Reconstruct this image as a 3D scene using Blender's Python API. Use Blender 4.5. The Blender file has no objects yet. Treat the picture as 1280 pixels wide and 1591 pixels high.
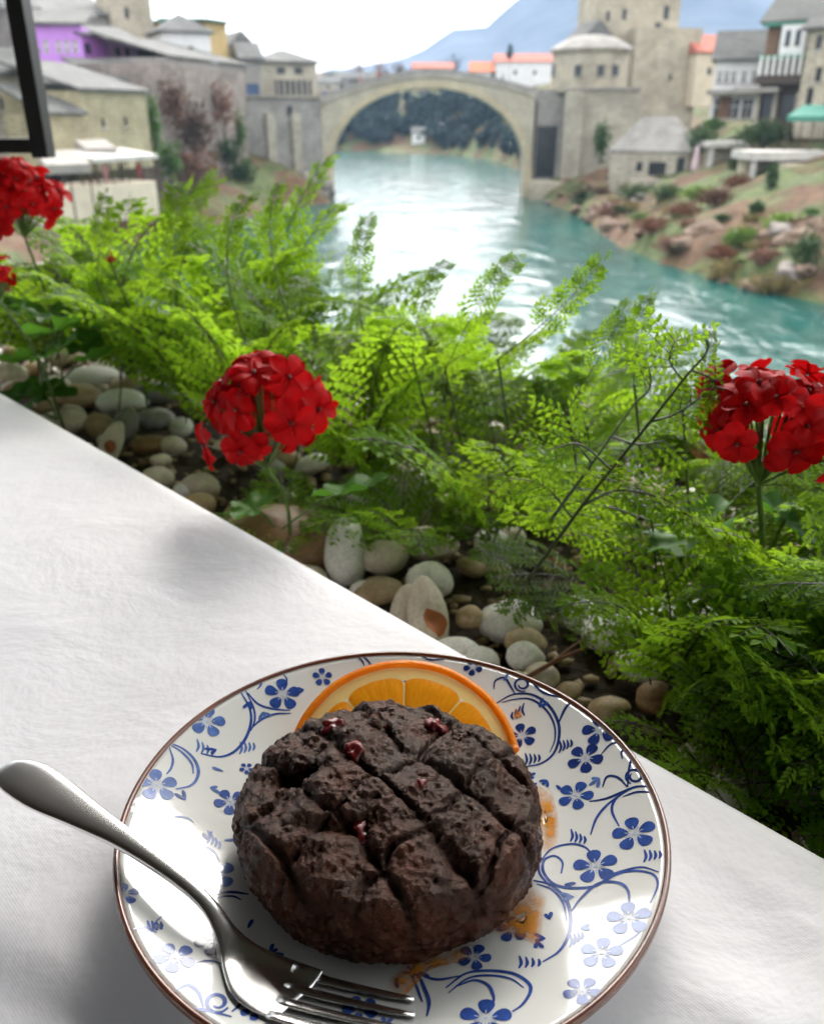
import bpy, bmesh, math, random
import numpy as np
from mathutils import Vector, Matrix, noise

# ------------------------------------------------------------------ camera
F_PX, CX, CY = 1330.0, 640.0, 795.5          # photo is 1280 x 1591
PITCH = math.radians(25.0)
CAMZ = 11.6                                   # metres above the river
SP, CP = math.sin(PITCH), math.cos(PITCH)
scene = bpy.context.scene
col = scene.collection
cam_d = bpy.data.cameras.new('camera')
cam = bpy.data.objects.new('camera', cam_d)
col.objects.link(cam)
cam.location = (0, 0, CAMZ)
cam.rotation_euler = (math.pi / 2 - PITCH, 0, 0)
cam_d.sensor_fit = 'HORIZONTAL'
cam_d.sensor_width = 36.0
cam_d.lens = 36.0 * F_PX / 1280.0
cam_d.clip_start = 0.02
cam_d.clip_end = 12000
cam_d.dof.use_dof = True
cam_d.dof.focus_distance = 0.315
cam_d.dof.aperture_fstop = 18.0
scene.camera = cam

# ------------------------------------------------------------------ sky, sun, exposure
SUN_EL, SUN_AZ = math.radians(42), math.radians(6)      # azimuth measured from +Y towards +X
world = bpy.data.worlds.new('World')
scene.world = world
world.use_nodes = True
wn = world.node_tree
for n_ in list(wn.nodes):
    wn.nodes.remove(n_)
w_out = wn.nodes.new('ShaderNodeOutputWorld')
w_bg = wn.nodes.new('ShaderNodeBackground')
w_sky = wn.nodes.new('ShaderNodeTexSky')
w_sky.sky_type = 'NISHITA'
w_sky.sun_disc = False
w_sky.sun_elevation = SUN_EL
w_sky.sun_rotation = SUN_AZ
w_sky.air_density = 1.0
w_sky.dust_density = 9.0
w_sky.ozone_density = 1.0
w_hsv = wn.nodes.new('ShaderNodeHueSaturation')
w_hsv.inputs['Saturation'].default_value = 0.22          # an even cloud layer
wn.links.new(w_sky.outputs[0], w_hsv.inputs['Color'])
w_mix = wn.nodes.new('ShaderNodeMix'); w_mix.data_type = 'RGBA'
w_mix.inputs[0].default_value = 0.5
w_mix.inputs[7].default_value = (7.2, 7.15, 7.0, 1)      # bright even overcast
wn.links.new(w_hsv.outputs[0], w_mix.inputs[6])
wn.links.new(w_mix.outputs[2], w_bg.inputs['Color'])
w_bg.inputs['Strength'].default_value = 0.12
wn.links.new(w_bg.outputs[0], w_out.inputs[0])
sun_d = bpy.data.lights.new('sun', 'SUN')
sun_d.energy = 0.55
sun_d.angle = math.radians(27)
sun_d.color = (1.0, 0.95, 0.87)
sun = bpy.data.objects.new('sun', sun_d)
col.objects.link(sun)
sun_dir = Vector((math.sin(SUN_AZ) * math.cos(SUN_EL), math.cos(SUN_AZ) * math.cos(SUN_EL), math.sin(SUN_EL)))
sun.rotation_euler = sun_dir.to_track_quat('Z', 'Y').to_euler()
sun.location = (0, 0, 60)
vs = scene.view_settings
vs.view_transform = 'Standard'
vs.look = 'None'
vs.exposure = 2.18
vs.gamma = 1.0
scene.cycles.max_bounces = 6
scene.cycles.diffuse_bounces = 2
scene.cycles.use_adaptive_sampling = True
scene.cycles.adaptive_threshold = 0.02
scene.cycles.glossy_bounces = 3
scene.cycles.transmission_bounces = 4
scene.cycles.transparent_max_bounces = 12
scene.cycles.volume_bounces = 1
scene.cycles.use_denoising = True
scene.cycles.caustics_reflective = False
scene.cycles.caustics_refractive = False

# ------------------------------------------------------------------ pixel <-> place
def ray(x, y):
    u, v = (x - CX) / F_PX, (CY - y) / F_PX
    return Vector((u, CP + v * SP, -SP + v * CP))
def at_z(x, y, z):
    d = ray(x, y); t = (z - CAMZ) / d.z
    return Vector((d.x * t, d.y * t, z))
def at_y(x, y, Y):
    d = ray(x, y); t = Y / d.y
    return Vector((d.x * t, Y, CAMZ + d.z * t))
def at_t(x, y, t):
    return Vector((0, 0, CAMZ)) + ray(x, y) * t
def Zr(row, Y):
    return at_y(640, row, Y).z
def project(p):
    d = Vector(p) - Vector((0, 0, CAMZ))
    dep = d.y * CP - d.z * SP
    return CX + F_PX * d.x / dep, CY - F_PX * (d.y * SP + d.z * CP) / dep

# ------------------------------------------------------------------ object helpers
def tag(o, label=None, cat=None, group=None, kind=None):
    if label: o['label'] = label
    if cat: o['category'] = cat
    if group: o['group'] = group
    if kind: o['kind'] = kind
    return o
def empty(name, loc, label=None, cat=None, group=None):
    o = bpy.data.objects.new(name, None)
    o.empty_display_size = 0.05
    o.location = loc
    col.objects.link(o)
    return tag(o, label, cat, group)
class MB:
    def __init__(s):
        s.v = []; s.f = []; s.at = None
    def add(s, vs_, fs_):
        b = len(s.v)
        s.v.extend([tuple(q) for q in vs_])
        s.f.extend([tuple(b + i for i in q) for q in fs_])
        return s
    def box(s, c, size, rz=0.0, M=None):
        hx, hy, hz = size[0] / 2, size[1] / 2, size[2] / 2
        pts = [Vector((x, y, z)) for z in (-hz, hz) for y in (-hy, hy) for x in (-hx, hx)]
        R = M if M else Matrix.Rotation(rz, 3, 'Z')
        c = Vector(c)
        s.add([c + R @ q for q in pts], [(0, 2, 3, 1), (4, 5, 7, 6), (0, 1, 5, 4), (2, 6, 7, 3), (0, 4, 6, 2), (1, 3, 7, 5)])
        return s
    def tube(s, pts, rad, n=6, cap=True):
        pts = [Vector(q) for q in pts]
        if not hasattr(rad, '__len__'): rad = [rad] * len(pts)
        b = len(s.v); prev = None
        for i, q in enumerate(pts):
            d = (pts[min(i + 1, len(pts) - 1)] - pts[max(i - 1, 0)])
            d = d.normalized() if d.length > 1e-9 else Vector((0, 0, 1))
            if prev is None:
                a = d.orthogonal().normalized()
            else:
                a = (prev - d * prev.dot(d))
                a = a.normalized() if a.length > 1e-6 else d.orthogonal().normalized()
            prev = a; c = d.cross(a)
            for k in range(n):
                t = 2 * math.pi * k / n
                s.v.append(tuple(q + (a * math.cos(t) + c * math.sin(t)) * rad[i]))
        for i in range(len(pts) - 1):
            for k in range(n):
                k2 = (k + 1) % n
                s.f.append((b + i * n + k, b + i * n + k2, b + (i + 1) * n + k2, b + (i + 1) * n + k))
        if cap:
            s.f.append(tuple(b + k for k in range(n - 1, -1, -1)))
            e = b + (len(pts) - 1) * n
            s.f.append(tuple(e + k for k in range(n)))
        return s
    def lathe(s, prof, c, n=64, close=False):
        b = len(s.v); c = Vector(c)
        for r, z in prof:
            for k in range(n):
                t = 2 * math.pi * k / n
                s.v.append((c.x + r * math.cos(t), c.y + r * math.sin(t), c.z + z))
        m = len(prof)
        for i in range(m - 1 + (1 if close else 0)):
            j = (i + 1) % m
            for k in range(n):
                k2 = (k + 1) % n
                s.f.append((b + i * n + k, b + i * n + k2, b + j * n + k2, b + j * n + k))
        return s
    def build(s, name, m=None, parent=None, smooth=False, origin=None):
        if parent is not None:
            o0 = parent_world(parent)
        elif origin is not None:
            o0 = Vector(origin)
        else:
            a = np.array(s.v)
            o0 = Vector(((a[:, 0].min() + a[:, 0].max()) / 2, (a[:, 1].min() + a[:, 1].max()) / 2, a[:, 2].min()))
        me = bpy.data.meshes.new(name)
        me.from_pydata([(q[0] - o0.x, q[1] - o0.y, q[2] - o0.z) for q in s.v], [], s.f)
        if s.at:
            for an, vals in s.at.items():
                A = me.attributes.new(an, 'FLOAT', 'POINT')
                A.data.foreach_set('value', np.array(vals, dtype=np.float32))
        if m is not None:
            me.materials.append(m)
        if smooth:
            me.polygons.foreach_set('use_smooth', [True] * len(me.polygons))
        me.update()
        o = bpy.data.objects.new(name, me)
        col.objects.link(o)
        if parent is not None:
            o.parent = parent
        else:
            o.location = o0
        return o
def parent_world(p):
    v = Vector((0, 0, 0))
    while p is not None:
        v = v + Vector(p.location); p = p.parent
    return v
def copy_tree(o, parent=None):
    c = o.copy(); col.objects.link(c); c.parent = parent
    for ch in o.children:
        copy_tree(ch, c)
    return c
def catmull(pts, n=8):
    pts = [Vector(q) for q in pts]
    if len(pts) < 3:
        return [pts[0].lerp(pts[-1], i / n) for i in range(n + 1)]
    P = [pts[0] * 2 - pts[1]] + pts + [pts[-1] * 2 - pts[-2]]
    out = []
    for i in range(1, len(P) - 2):
        a, b, c, d = P[i - 1], P[i], P[i + 1], P[i + 2]
        for k in range(n):
            t = k / n
            out.append(0.5 * ((2 * b) + (c - a) * t + (2 * a - 5 * b + 4 * c - d) * t * t + (3 * b - a - 3 * c + d) * t ** 3))
    out.append(pts[-1])
    return out
def fbm(p, oct=4):
    return noise.fractal(p, 1.0, 2.0, oct)

# ------------------------------------------------------------------ materials
def new_mat(name):
    m = bpy.data.materials.new(name); m.use_nodes = True
    nt = m.node_tree
    return m, nt, nt.nodes['Principled BSDF'], nt.nodes['Material Output']
def N(nt, t, **kw):
    n_ = nt.nodes.new(t)
    for k, v in kw.items():
        setattr(n_, k, v)
    return n_
def mixcol(nt, fac, a, b, bt='MIX'):
    m = N(nt, 'ShaderNodeMix', data_type='RGBA', blend_type=bt)
    for s_, v in ((m.inputs[0], fac), (m.inputs[6], a), (m.inputs[7], b)):
        if hasattr(v, 'is_output'): nt.links.new(v, s_)
        elif hasattr(v, '__len__'): s_.default_value = (v[0], v[1], v[2], 1)
        else: s_.default_value = v
    return m.outputs[2]
def ramp(nt, fac, stops):
    r = N(nt, 'ShaderNodeValToRGB')
    e = r.color_ramp.elements
    while len(e) < len(stops): e.new(0.5)
    for k, (p, c) in enumerate(stops):
        e[k].position = p
        e[k].color = (c, c, c, 1) if not hasattr(c, '__len__') else (c[0], c[1], c[2], 1)
    nt.links.new(fac, r.inputs[0])
    return r.outputs[0]
def tex_noise(nt, vec, scale, detail=4, rough=0.55, dist=0.0):
    n_ = N(nt, 'ShaderNodeTexNoise')
    n_.inputs['Scale'].default_value = scale
    n_.inputs['Detail'].default_value = detail
    n_.inputs['Roughness'].default_value = rough
    n_.inputs['Distortion'].default_value = dist
    if vec is not None: nt.links.new(vec, n_.inputs['Vector'])
    return n_.outputs[0]
def bump(nt, h, strength, dist, prev=None):
    b = N(nt, 'ShaderNodeBump')
    b.inputs['Strength'].default_value = strength
    b.inputs['Distance'].default_value = dist
    nt.links.new(h, b.inputs['Height'])
    if prev is not None: nt.links.new(prev, b.inputs['Normal'])
    return b.outputs[0]
def plain(name, c, rough=0.6, var=0.2, scale=6.0, bs=0.0, bd=0.01, bscale=None, metal=0.0, spec=0.5, c2=None, coat=0.0):
    m, nt, p, _ = new_mat(name)
    tc = N(nt, 'ShaderNodeTexCoord').outputs['Object']
    nz = tex_noise(nt, tc, scale, 5)
    fac = ramp(nt, nz, [(0.3, 0.0), (0.7, 1.0)])
    a = [x * (1 - var) for x in c]
    b = c2 if c2 else [min(1, x * (1 + var)) for x in c]
    nt.links.new(mixcol(nt, fac, a, b), p.inputs['Base Color'])
    p.inputs['Roughness'].default_value = rough
    p.inputs['Metallic'].default_value = metal
    p.inputs['Specular IOR Level'].default_value = spec
    p.inputs['Coat Weight'].default_value = coat
    if bs > 0:
        h = tex_noise(nt, tc, bscale or scale * 4, 6)
        nt.links.new(bump(nt, h, bs, bd), p.inputs['Normal'])
    return m
def stone(name, c, c2, bw=0.9, bh=0.4, mortar=0.6, stain=0.35):
    """coursed masonry: blocks, joints, weather stains"""
    m, nt, p, _ = new_mat(name)
    tc = N(nt, 'ShaderNodeTexCoord').outputs['Object']
    sx = N(nt, 'ShaderNodeSeparateXYZ'); nt.links.new(tc, sx.inputs[0])
    ad = N(nt, 'ShaderNodeMath', operation='ADD'); nt.links.new(sx.outputs[0], ad.inputs[0]); nt.links.new(sx.outputs[1], ad.inputs[1])
    cx_ = N(nt, 'ShaderNodeCombineXYZ'); nt.links.new(ad.outputs[0], cx_.inputs[0]); nt.links.new(sx.outputs[2], cx_.inputs[1])
    br = N(nt, 'ShaderNodeTexBrick')
    br.inputs['Scale'].default_value = 1.0
    br.inputs['Brick Width'].default_value = bw
    br.inputs['Row Height'].default_value = bh
    br.inputs['Mortar Size'].default_value = 0.025
    br.inputs['Color1'].default_value = (*c, 1)
    br.inputs['Color2'].default_value = (*c2, 1)
    br.inputs['Mortar'].default_value = (*[x * mortar for x in c], 1)
    nt.links.new(cx_.outputs[0], br.inputs['Vector'])
    nz = tex_noise(nt, tc, 0.35, 6, 0.65)
    st = ramp(nt, nz, [(0.35, 1 - stain), (0.65, 1.0)])
    fine = ramp(nt, tex_noise(nt, tc, 3.0, 5), [(0.3, 0.82), (0.7, 1.12)])
    cc = mixcol(nt, 1.0, br.outputs[0], st, 'MULTIPLY')
    cc = mixcol(nt, 1.0, cc, fine, 'MULTIPLY')
    nt.links.new(cc, p.inputs['Base Color'])
    p.inputs['Roughness'].default_value = 0.9
    p.inputs['Specular IOR Level'].default_value = 0.2
    b1 = bump(nt, br.outputs[1], -0.5, 0.03)
    nt.links.new(bump(nt, tex_noise(nt, tc, 5.0, 6), 0.5, 0.04, b1), p.inputs['Normal'])
    return m
def leafy(name, c, tr, rough=0.45, var=0.35, transl=0.45, scale=25.0):
    m, nt, p, out = new_mat(name)
    oi = N(nt, 'ShaderNodeObjectInfo').outputs['Random']
    tc = N(nt, 'ShaderNodeTexCoord').outputs['Object']
    nz = tex_noise(nt, tc, scale, 3)
    mm = N(nt, 'ShaderNodeMath', operation='ADD'); nt.links.new(oi, mm.inputs[0]); nt.links.new(nz, mm.inputs[1])
    fac = ramp(nt, mm.outputs[0], [(0.45, 0.0), (1.25 if False else 1.0, 1.0)])
    lo = [x * (1 - var) for x in c]; hi = [min(1, x * (1 + var)) for x in c]
    hi[0] = min(1, hi[0] * 1.25)
    base = mixcol(nt, fac, lo, hi)
    nt.links.new(base, p.inputs['Base Color'])
    p.inputs['Roughness'].default_value = rough
    p.inputs['Specular IOR Level'].default_value = 0.22
    t = N(nt, 'ShaderNodeBsdfTranslucent')
    nt.links.new(mixcol(nt, fac, [x * (1 - var * 0.6) for x in tr], tr), t.inputs['Color'])
    mx = N(nt, 'ShaderNodeMixShader'); mx.inputs[0].default_value = transl
    nt.links.new(p.outputs[0], mx.inputs[1]); nt.links.new(t.outputs[0], mx.inputs[2])
    nt.links.new(mx.outputs[0], out.inputs['Surface'])
    return m
M = {}
M['stone_pale'] = stone('pale limestone', (0.448, 0.403, 0.325), (0.515, 0.47, 0.381))
M['stone_grey'] = stone('grey limestone', (0.347, 0.325, 0.302), (0.414, 0.392, 0.358))
M['stone_warm'] = stone('warm limestone', (0.49, 0.43, 0.33), (0.55, 0.49, 0.385))
M['stone_yellow'] = stone('yellowish rubble stone', (0.46, 0.40, 0.25), (0.52, 0.46, 0.31), 0.6, 0.3)
M['stone_pink'] = stone('pinkish weathered stone', (0.36, 0.30, 0.27), (0.42, 0.35, 0.31), 0.7, 0.35, 0.6, 0.55)
M['bridge_stone'] = stone('bridge limestone', (0.472, 0.425, 0.33), (0.531, 0.484, 0.389), 0.8, 0.4, 0.7, 0.25)
M['ring_stone'] = stone('arch ring limestone', (0.54, 0.46, 0.31), (0.598, 0.517, 0.368), 0.5, 1.0, 0.75, 0.2)
M['slate'] = stone('stone slab roof', (0.16, 0.16, 0.155), (0.21, 0.21, 0.20), 0.6, 0.35, 0.7, 0.3)
M['slate_light'] = stone('pale stone slab roof', (0.125, 0.125, 0.118), (0.17, 0.17, 0.16), 0.6, 0.35, 0.75, 0.25)
M['tile_red'] = plain('red clay tiles', (0.42, 0.13, 0.09), 0.85, 0.25, 1.5, 0.4, 0.05, 8)
M['tile_orange'] = plain('orange clay tiles', (0.52, 0.18, 0.09), 0.85, 0.25, 1.5, 0.4, 0.05, 8)
M['render_white'] = plain('white render', (0.72, 0.71, 0.70), 0.85, 0.08, 0.8)
M['render_beige'] = plain('beige render', (0.58, 0.50, 0.38), 0.85, 0.12, 0.8)
M['render_ochre'] = plain('ochre render', (0.55, 0.40, 0.18), 0.85, 0.12, 0.8)
M['render_violet'] = plain('violet render', (0.52, 0.24, 0.68), 0.8, 0.08, 0.8)
M['render_violet_shaded'] = plain('shaded violet render', (0.36, 0.11, 0.42), 0.8, 0.1, 0.8)  # violet render with the shade of its darker part in the colour
M['render_pink'] = plain('lilac pink render', (0.52, 0.28, 0.50), 0.8, 0.1, 0.8)
M['glass_dark'] = plain('dark window glass', (0.025, 0.03, 0.035), 0.15, 0.3, 1.0)
M['glass_blue'] = plain('blue window glass', (0.03, 0.07, 0.16), 0.15, 0.3, 1.0)
M['wood_dark'] = plain('dark weathered wood', (0.06, 0.04, 0.03), 0.7, 0.3, 3.0, 0.3, 0.02)
M['wood_brown'] = plain('brown wood', (0.17, 0.09, 0.05), 0.7, 0.3, 3.0, 0.3, 0.02)
M['paint_green'] = plain('green painted trim', (0.04, 0.20, 0.13), 0.6, 0.2, 1.0)
M['paint_white'] = plain('white paint', (0.78, 0.77, 0.74), 0.6, 0.05, 1.0)
M['canvas_white'] = plain('white awning canvas', (0.27, 0.25, 0.22), 0.8, 0.2, 0.7)
M['canvas_green'] = plain('green awning canvas', (0.05, 0.20, 0.15), 0.8, 0.1, 0.7)
M['concrete'] = plain('pale concrete', (0.46, 0.44, 0.41), 0.85, 0.15, 0.7, 0.3, 0.02)
M['black_metal'] = plain('black painted metal', (0.012, 0.012, 0.012), 0.45, 0.2, 8)
M['rock'] = plain('brown river rock', (0.17, 0.115, 0.08), 0.9, 0.4, 0.5, 0.8, 0.3, 1.6)
M['rock_grey'] = plain('grey river rock', (0.22, 0.19, 0.17), 0.9, 0.4, 0.5, 0.8, 0.3, 1.6)
M['ivy'] = leafy('ivy leaves', (0.05, 0.11, 0.03), (0.08, 0.2, 0.03), 0.5, 0.4, 0.25, 1.0)
M['bush'] = leafy('dark shrub leaves', (0.025, 0.055, 0.02), (0.05, 0.12, 0.02), 0.5, 0.4, 0.2, 1.0)
M['bush_light'] = leafy('fresh shrub leaves', (0.10, 0.17, 0.035), (0.14, 0.3, 0.04), 0.5, 0.4, 0.25, 1.0)
M['bush_dry'] = leafy('dry brown twigs and leaves', (0.13, 0.085, 0.06), (0.15, 0.09, 0.06), 0.7, 0.4, 0.15, 1.0)
M['bush_olive'] = leafy('olive scrub', (0.13, 0.12, 0.05), (0.16, 0.16, 0.05), 0.6, 0.4, 0.2, 1.0)
M['bush_red'] = leafy('russet scrub', (0.13, 0.065, 0.038), (0.15, 0.07, 0.04), 0.7, 0.4, 0.15, 1.0)
M['far_leaf'] = leafy('distant foliage with haze tint', (0.026, 0.055, 0.066), (0.035, 0.08, 0.07), 0.6, 0.5, 0.15, 0.2)  # bluish haze tint put into the leaf colour
M['bark'] = plain('bark', (0.10, 0.075, 0.055), 0.9, 0.3, 4, 0.5, 0.02)

# ------------------------------------------------------------------ ground, river, mountain, haze
def pix0(x, y):
    q = at_z(x, y, 0.0); return (q.x, q.y)
left_shore = [(90, -120), (40, -45), (14, -8), (-14, 30), (-27, 70), (-27, 95), pix0(350, 345), pix0(430, 324), pix0(515, 315), (-15, 150), (-28, 200), (-60, 262), (-170, 300), (-400, 330)]
right_shore = [(200, -120), (110, 0), (60, 42), pix0(1280, 472), pix0(1090, 430), pix0(965, 385), pix0(900, 335), pix0(830, 307), (22, 152), (25, 200), (22, 255), (8, 300), (-60, 335), (-170, 360), (-400, 400)]
river_poly = np.array(left_shore + right_shore[::-1])
def inside_poly(X, Y, poly):
    c = np.zeros(X.shape, bool); n_ = len(poly); j = n_ - 1
    for i in range(n_):
        xi, yi = poly[i]; xj, yj = poly[j]
        cond = ((yi > Y) != (yj > Y)) & (X < (xj - xi) * (Y - yi) / ((yj - yi) + 1e-12) + xi)
        c ^= cond; j = i
    return c
def dist_line(X, Y, line):
    d = np.full(X.shape, 1e9)
    for (x0, y0), (x1, y1) in zip(line[:-1], line[1:]):
        dx, dy = x1 - x0, y1 - y0
        t = np.clip(((X - x0) * dx + (Y - y0) * dy) / (dx * dx + dy * dy), 0, 1)
        d = np.minimum(d, np.hypot(X - x0 - t * dx, Y - y0 - t * dy))
    return d
def sstep(a, b, x):
    t = np.clip((x - a) / (b - a), 0, 1); return t * t * (3 - 2 * t)
def ground_z(X, Y):
    X = np.asarray(X, float); Y = np.asarray(Y, float)
    ins = inside_poly(X, Y, river_poly)
    dl, dr = dist_line(X, Y, left_shore), dist_line(X, Y, right_shore)
    lf = dl < dr
    d = np.minimum(dl, dr)
    zl = 2.2 * sstep(0, 2.0, d) + 0.42 * np.clip(d - 1, 0, 16)
    zr = 1.5 * sstep(0, 1.8, d) + 0.33 * np.clip(d - 1, 0, 26)
    zr = zr + 0.45 * np.clip(d - 1, 0, 22) * sstep(165, 230, Y) * sstep(8, 24, X) * (1 - sstep(315, 345, Y))
    z = np.where(lf, zl, zr)
    far = sstep(318, 400, Y) * 17
    far = far + sstep(420, 1500, Y) * 8
    z = z + np.where(ins, 0, far) * sstep(0, 40, d)
    z = np.where(ins, -0.3 - 2.5 * sstep(0, 6, d), z)
    return z
def gz(x, y):
    return float(ground_z(np.array([x]), np.array([y]))[0])
def hit(px_, row):
    d = ray(px_, row); ts = np.arange(20, 400, 0.3)
    z = CAMZ + d.z * ts - np.maximum(0.0, ground_z(d.x * ts, d.y * ts))
    k = np.argmax(z <= 0) if (z <= 0).any() else 333
    t = float(ts[k]); return Vector((d.x * t, d.y * t, CAMZ + d.z * t)), t
def spaced(lo, hi, step, ends):
    a = list(np.arange(lo, hi + 1e-6, step))
    s_, q = step, a[0]
    while q > ends[0]:
        s_ *= 1.35; q -= s_; a.insert(0, q)
    s_, q = step, a[-1]
    while q < ends[1]:
        s_ *= 1.35; q += s_; a.append(q)
    return np.clip(np.array(a), ends[0], ends[1])
gx = spaced(-110, 110, 1.5, (-3500, 3500)); gy = spaced(-40, 200, 1.5, (-1600, 3400))
GX, GY = np.meshgrid(gx, gy)
GZ = ground_z(GX, GY)
rs = np.random.RandomState(3)
for i in range(GZ.shape[0]):
    for j in range(GZ.shape[1]):
        if abs(GX[i, j]) < 130 and -45 < GY[i, j] < 230 and GZ[i, j] > 0.2:
            GZ[i, j] += 1.0 * fbm(Vector((GX[i, j] * 0.2, GY[i, j] * 0.2, 0.3)), 5) * min(1, GZ[i, j])
nx_, ny_ = len(gx), len(gy)
gm = MB()
gm.v = list(zip(GX.ravel(), GY.ravel(), GZ.ravel()))
gm.f = [(i * nx_ + j, i * nx_ + j + 1, (i + 1) * nx_ + j + 1, (i + 1) * nx_ + j) for i in range(ny_ - 1) for j in range(nx_ - 1)]
m, nt, p, _ = new_mat('earth and scrub banks')
tc = N(nt, 'ShaderNodeTexCoord').outputs['Object']
n1 = ramp(nt, tex_noise(nt, tc, 0.16, 6, 0.6, 0.4), [(0.42, 0.0), (0.56, 1.0)])
n2 = ramp(nt, tex_noise(nt, tc, 0.7, 6, 0.65), [(0.35, 0.0), (0.65, 1.0)])
soil_c = mixcol(nt, n2, (0.085, 0.042, 0.022), (0.165, 0.09, 0.046))
green_c = mixcol(nt, n2, (0.05, 0.075, 0.025), (0.13, 0.16, 0.05))
nt.links.new(mixcol(nt, n1, soil_c, green_c), p.inputs['Base Color'])
p.inputs['Roughness'].default_value = 0.95
nt.links.new(bump(nt, tex_noise(nt, tc, 1.8, 8, 0.7), 1.0, 0.5), p.inputs['Normal'])
M['ground'] = m
tag(gm.build('ground', M['ground'], smooth=True, origin=(0, 0, 0)), kind='structure')

m, nt, p, _ = new_mat('turquoise river water')
tc = N(nt, 'ShaderNodeTexCoord').outputs['Object']
mp = N(nt, 'ShaderNodeMapping'); mp.inputs['Scale'].default_value = (1.0, 0.55, 1.0); nt.links.new(tc, mp.inputs[0])
wv = mp.outputs[0]
nt.links.new(mixcol(nt, ramp(nt, tex_noise(nt, wv, 0.06, 4, 0.6, 1.0), [(0.35, 0.0), (0.65, 1.0)]), (0.001, 0.045, 0.040), (0.004, 0.085, 0.073)), p.inputs['Base Color'])
p.inputs['Roughness'].default_value = 0.15
p.inputs['IOR'].default_value = 1.45
b1 = bump(nt, tex_noise(nt, wv, 0.22, 3, 0.5, 1.2), 0.55, 0.55)
b2 = bump(nt, tex_noise(nt, wv, 1.1, 4, 0.6, 0.6), 0.5, 0.10, b1)
nt.links.new(b2, p.inputs['Normal'])
M['water'] = m
wm = MB()
wxs = spaced(-120, 120, 20, (-420, 420)); wys = spaced(-40, 340, 20, (-130, 420))
WX, WY = np.meshgrid(wxs, wys)
wm.v = [(a, b, 0.0) for a, b in zip(WX.ravel(), WY.ravel())]
wm.f = [(i * len(wxs) + j, i * len(wxs) + j + 1, (i + 1) * len(wxs) + j + 1, (i + 1) * len(wxs) + j) for i in range(len(wys) - 1) for j in range(len(wxs) - 1)]
tag(wm.build('river_water', M['water'], origin=(0, 0, 0)), kind='structure')

# mountain: ridge line from the picture at about 2 km
ridge_px = [(300, 140), (420, 126), (500, 112), (600, 97), (655, 80), (700, 46), (755, 42), (800, 0), (860, -40), (960, -75), (1080, -95), (1200, -70), (1300, -90), (1500, -150), (1900, -170), (2400, -60), (2700, 60)]
RY = 2100.0
ridge = [at_y(x, y, RY) for x, y in ridge_px]
rx = [q.x for q in ridge]; rz = [q.z for q in ridge]
mm_ = MB(); MX = np.linspace(rx[0] - 300, rx[-1], 260); MV = np.linspace(0, 1, 60)
for j, t in enumerate(MV):
    for X in MX:
        h = np.interp(X, rx, rz, left=8)
        yy = 1150 + t * 950 if t <= 1 else 0
        prof = t ** 1.15
        q = Vector((X * 0.004, yy * 0.004, 1.7))
        z = 6 + (h - 6) * prof + 11 * fbm(q * 1.7, 5) * (prof * (1.02 - prof)) * 3.0
        if t > 0.98: z = h + 2.5 * fbm(Vector((X * 0.02, 0, 0)), 3)
        mm_.v.append((X, yy, z))
for X in MX:
    mm_.v.append((X, 3200, -2))
nM = len(MX)
mm_.f = [(j * nM + i, j * nM + i + 1, (j + 1) * nM + i + 1, (j + 1) * nM + i) for j in range(len(MV)) for i in range(nM - 1)]
m, nt, p, _ = new_mat('mountain slope with haze blue')
tc = N(nt, 'ShaderNodeTexCoord').outputs['Object']
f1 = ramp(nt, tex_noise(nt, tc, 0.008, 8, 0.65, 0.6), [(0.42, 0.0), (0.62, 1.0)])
nt.links.new(mixcol(nt, f1, (0.010, 0.030, 0.062), (0.035, 0.06, 0.10)), p.inputs['Base Color'])  # haze blue mixed into the slope colour, besides the haze volume
p.inputs['Roughness'].default_value = 1.0
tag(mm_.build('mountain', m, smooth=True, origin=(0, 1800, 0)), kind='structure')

hz = MB(); hz.box((0, 900, 205), (7200, 5200, 430))
m = bpy.data.materials.new('haze'); m.use_nodes = True
nt = m.node_tree
nt.nodes.remove(nt.nodes['Principled BSDF'])
pv = N(nt, 'ShaderNodeVolumePrincipled')
pv.inputs['Color'].default_value = (0.52, 0.72, 1.0, 1)
pv.inputs['Density'].default_value = 0.00017
nt.links.new(pv.outputs[0], nt.nodes['Material Output'].inputs['Volume'])
tag(hz.build('haze', m, origin=(0, 1400, 0)), 'thin pale blue air between the terrace and the mountain', 'haze', kind='stuff')

# ------------------------------------------------------------------ the old bridge
BYF, BYB = 139.0, 143.2
bl, brr = at_y(515, 250, BYF).x, at_y(815, 250, BYF).x
bc, half = (bl + brr) / 2, (brr - bl) / 2
z_crown, z_spring = Zr(136, BYF), Zr(262, BYF)
z_top, z_tl, z_tr = Zr(106, BYF), Zr(150, BYF), Zr(137, BYF)
xl_end, xr_end = at_y(497, 150, BYF).x, at_y(832, 137, BYF).x
def arch(xrel, extra=0.0):
    a, b = half + extra, z_crown - z_spring + extra
    t = min(1.0, abs(xrel) / a)
    return z_spring + b * (1 - t ** 2.15) ** (1 / 2.0)
def deck(x):
    if x < bc:
        t = (x - xl_end) / (bc - xl_end); e = z_tl
    else:
        t = (xr_end - x) / (xr_end - bc); e = z_tr
    t = max(0.0, min(1.0, t))
    return e + (z_top - e) * (1 - (1 - t) ** 1.7)
root = empty('stone_bridge', (bc, BYF, 0.0), 'high pale stone bridge with one pointed arch spanning the green river', 'bridge')
xs = [bc - half + 2 * half * (0.5 - 0.5 * math.cos(math.pi * i / 48)) for i in range(49)]
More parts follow.
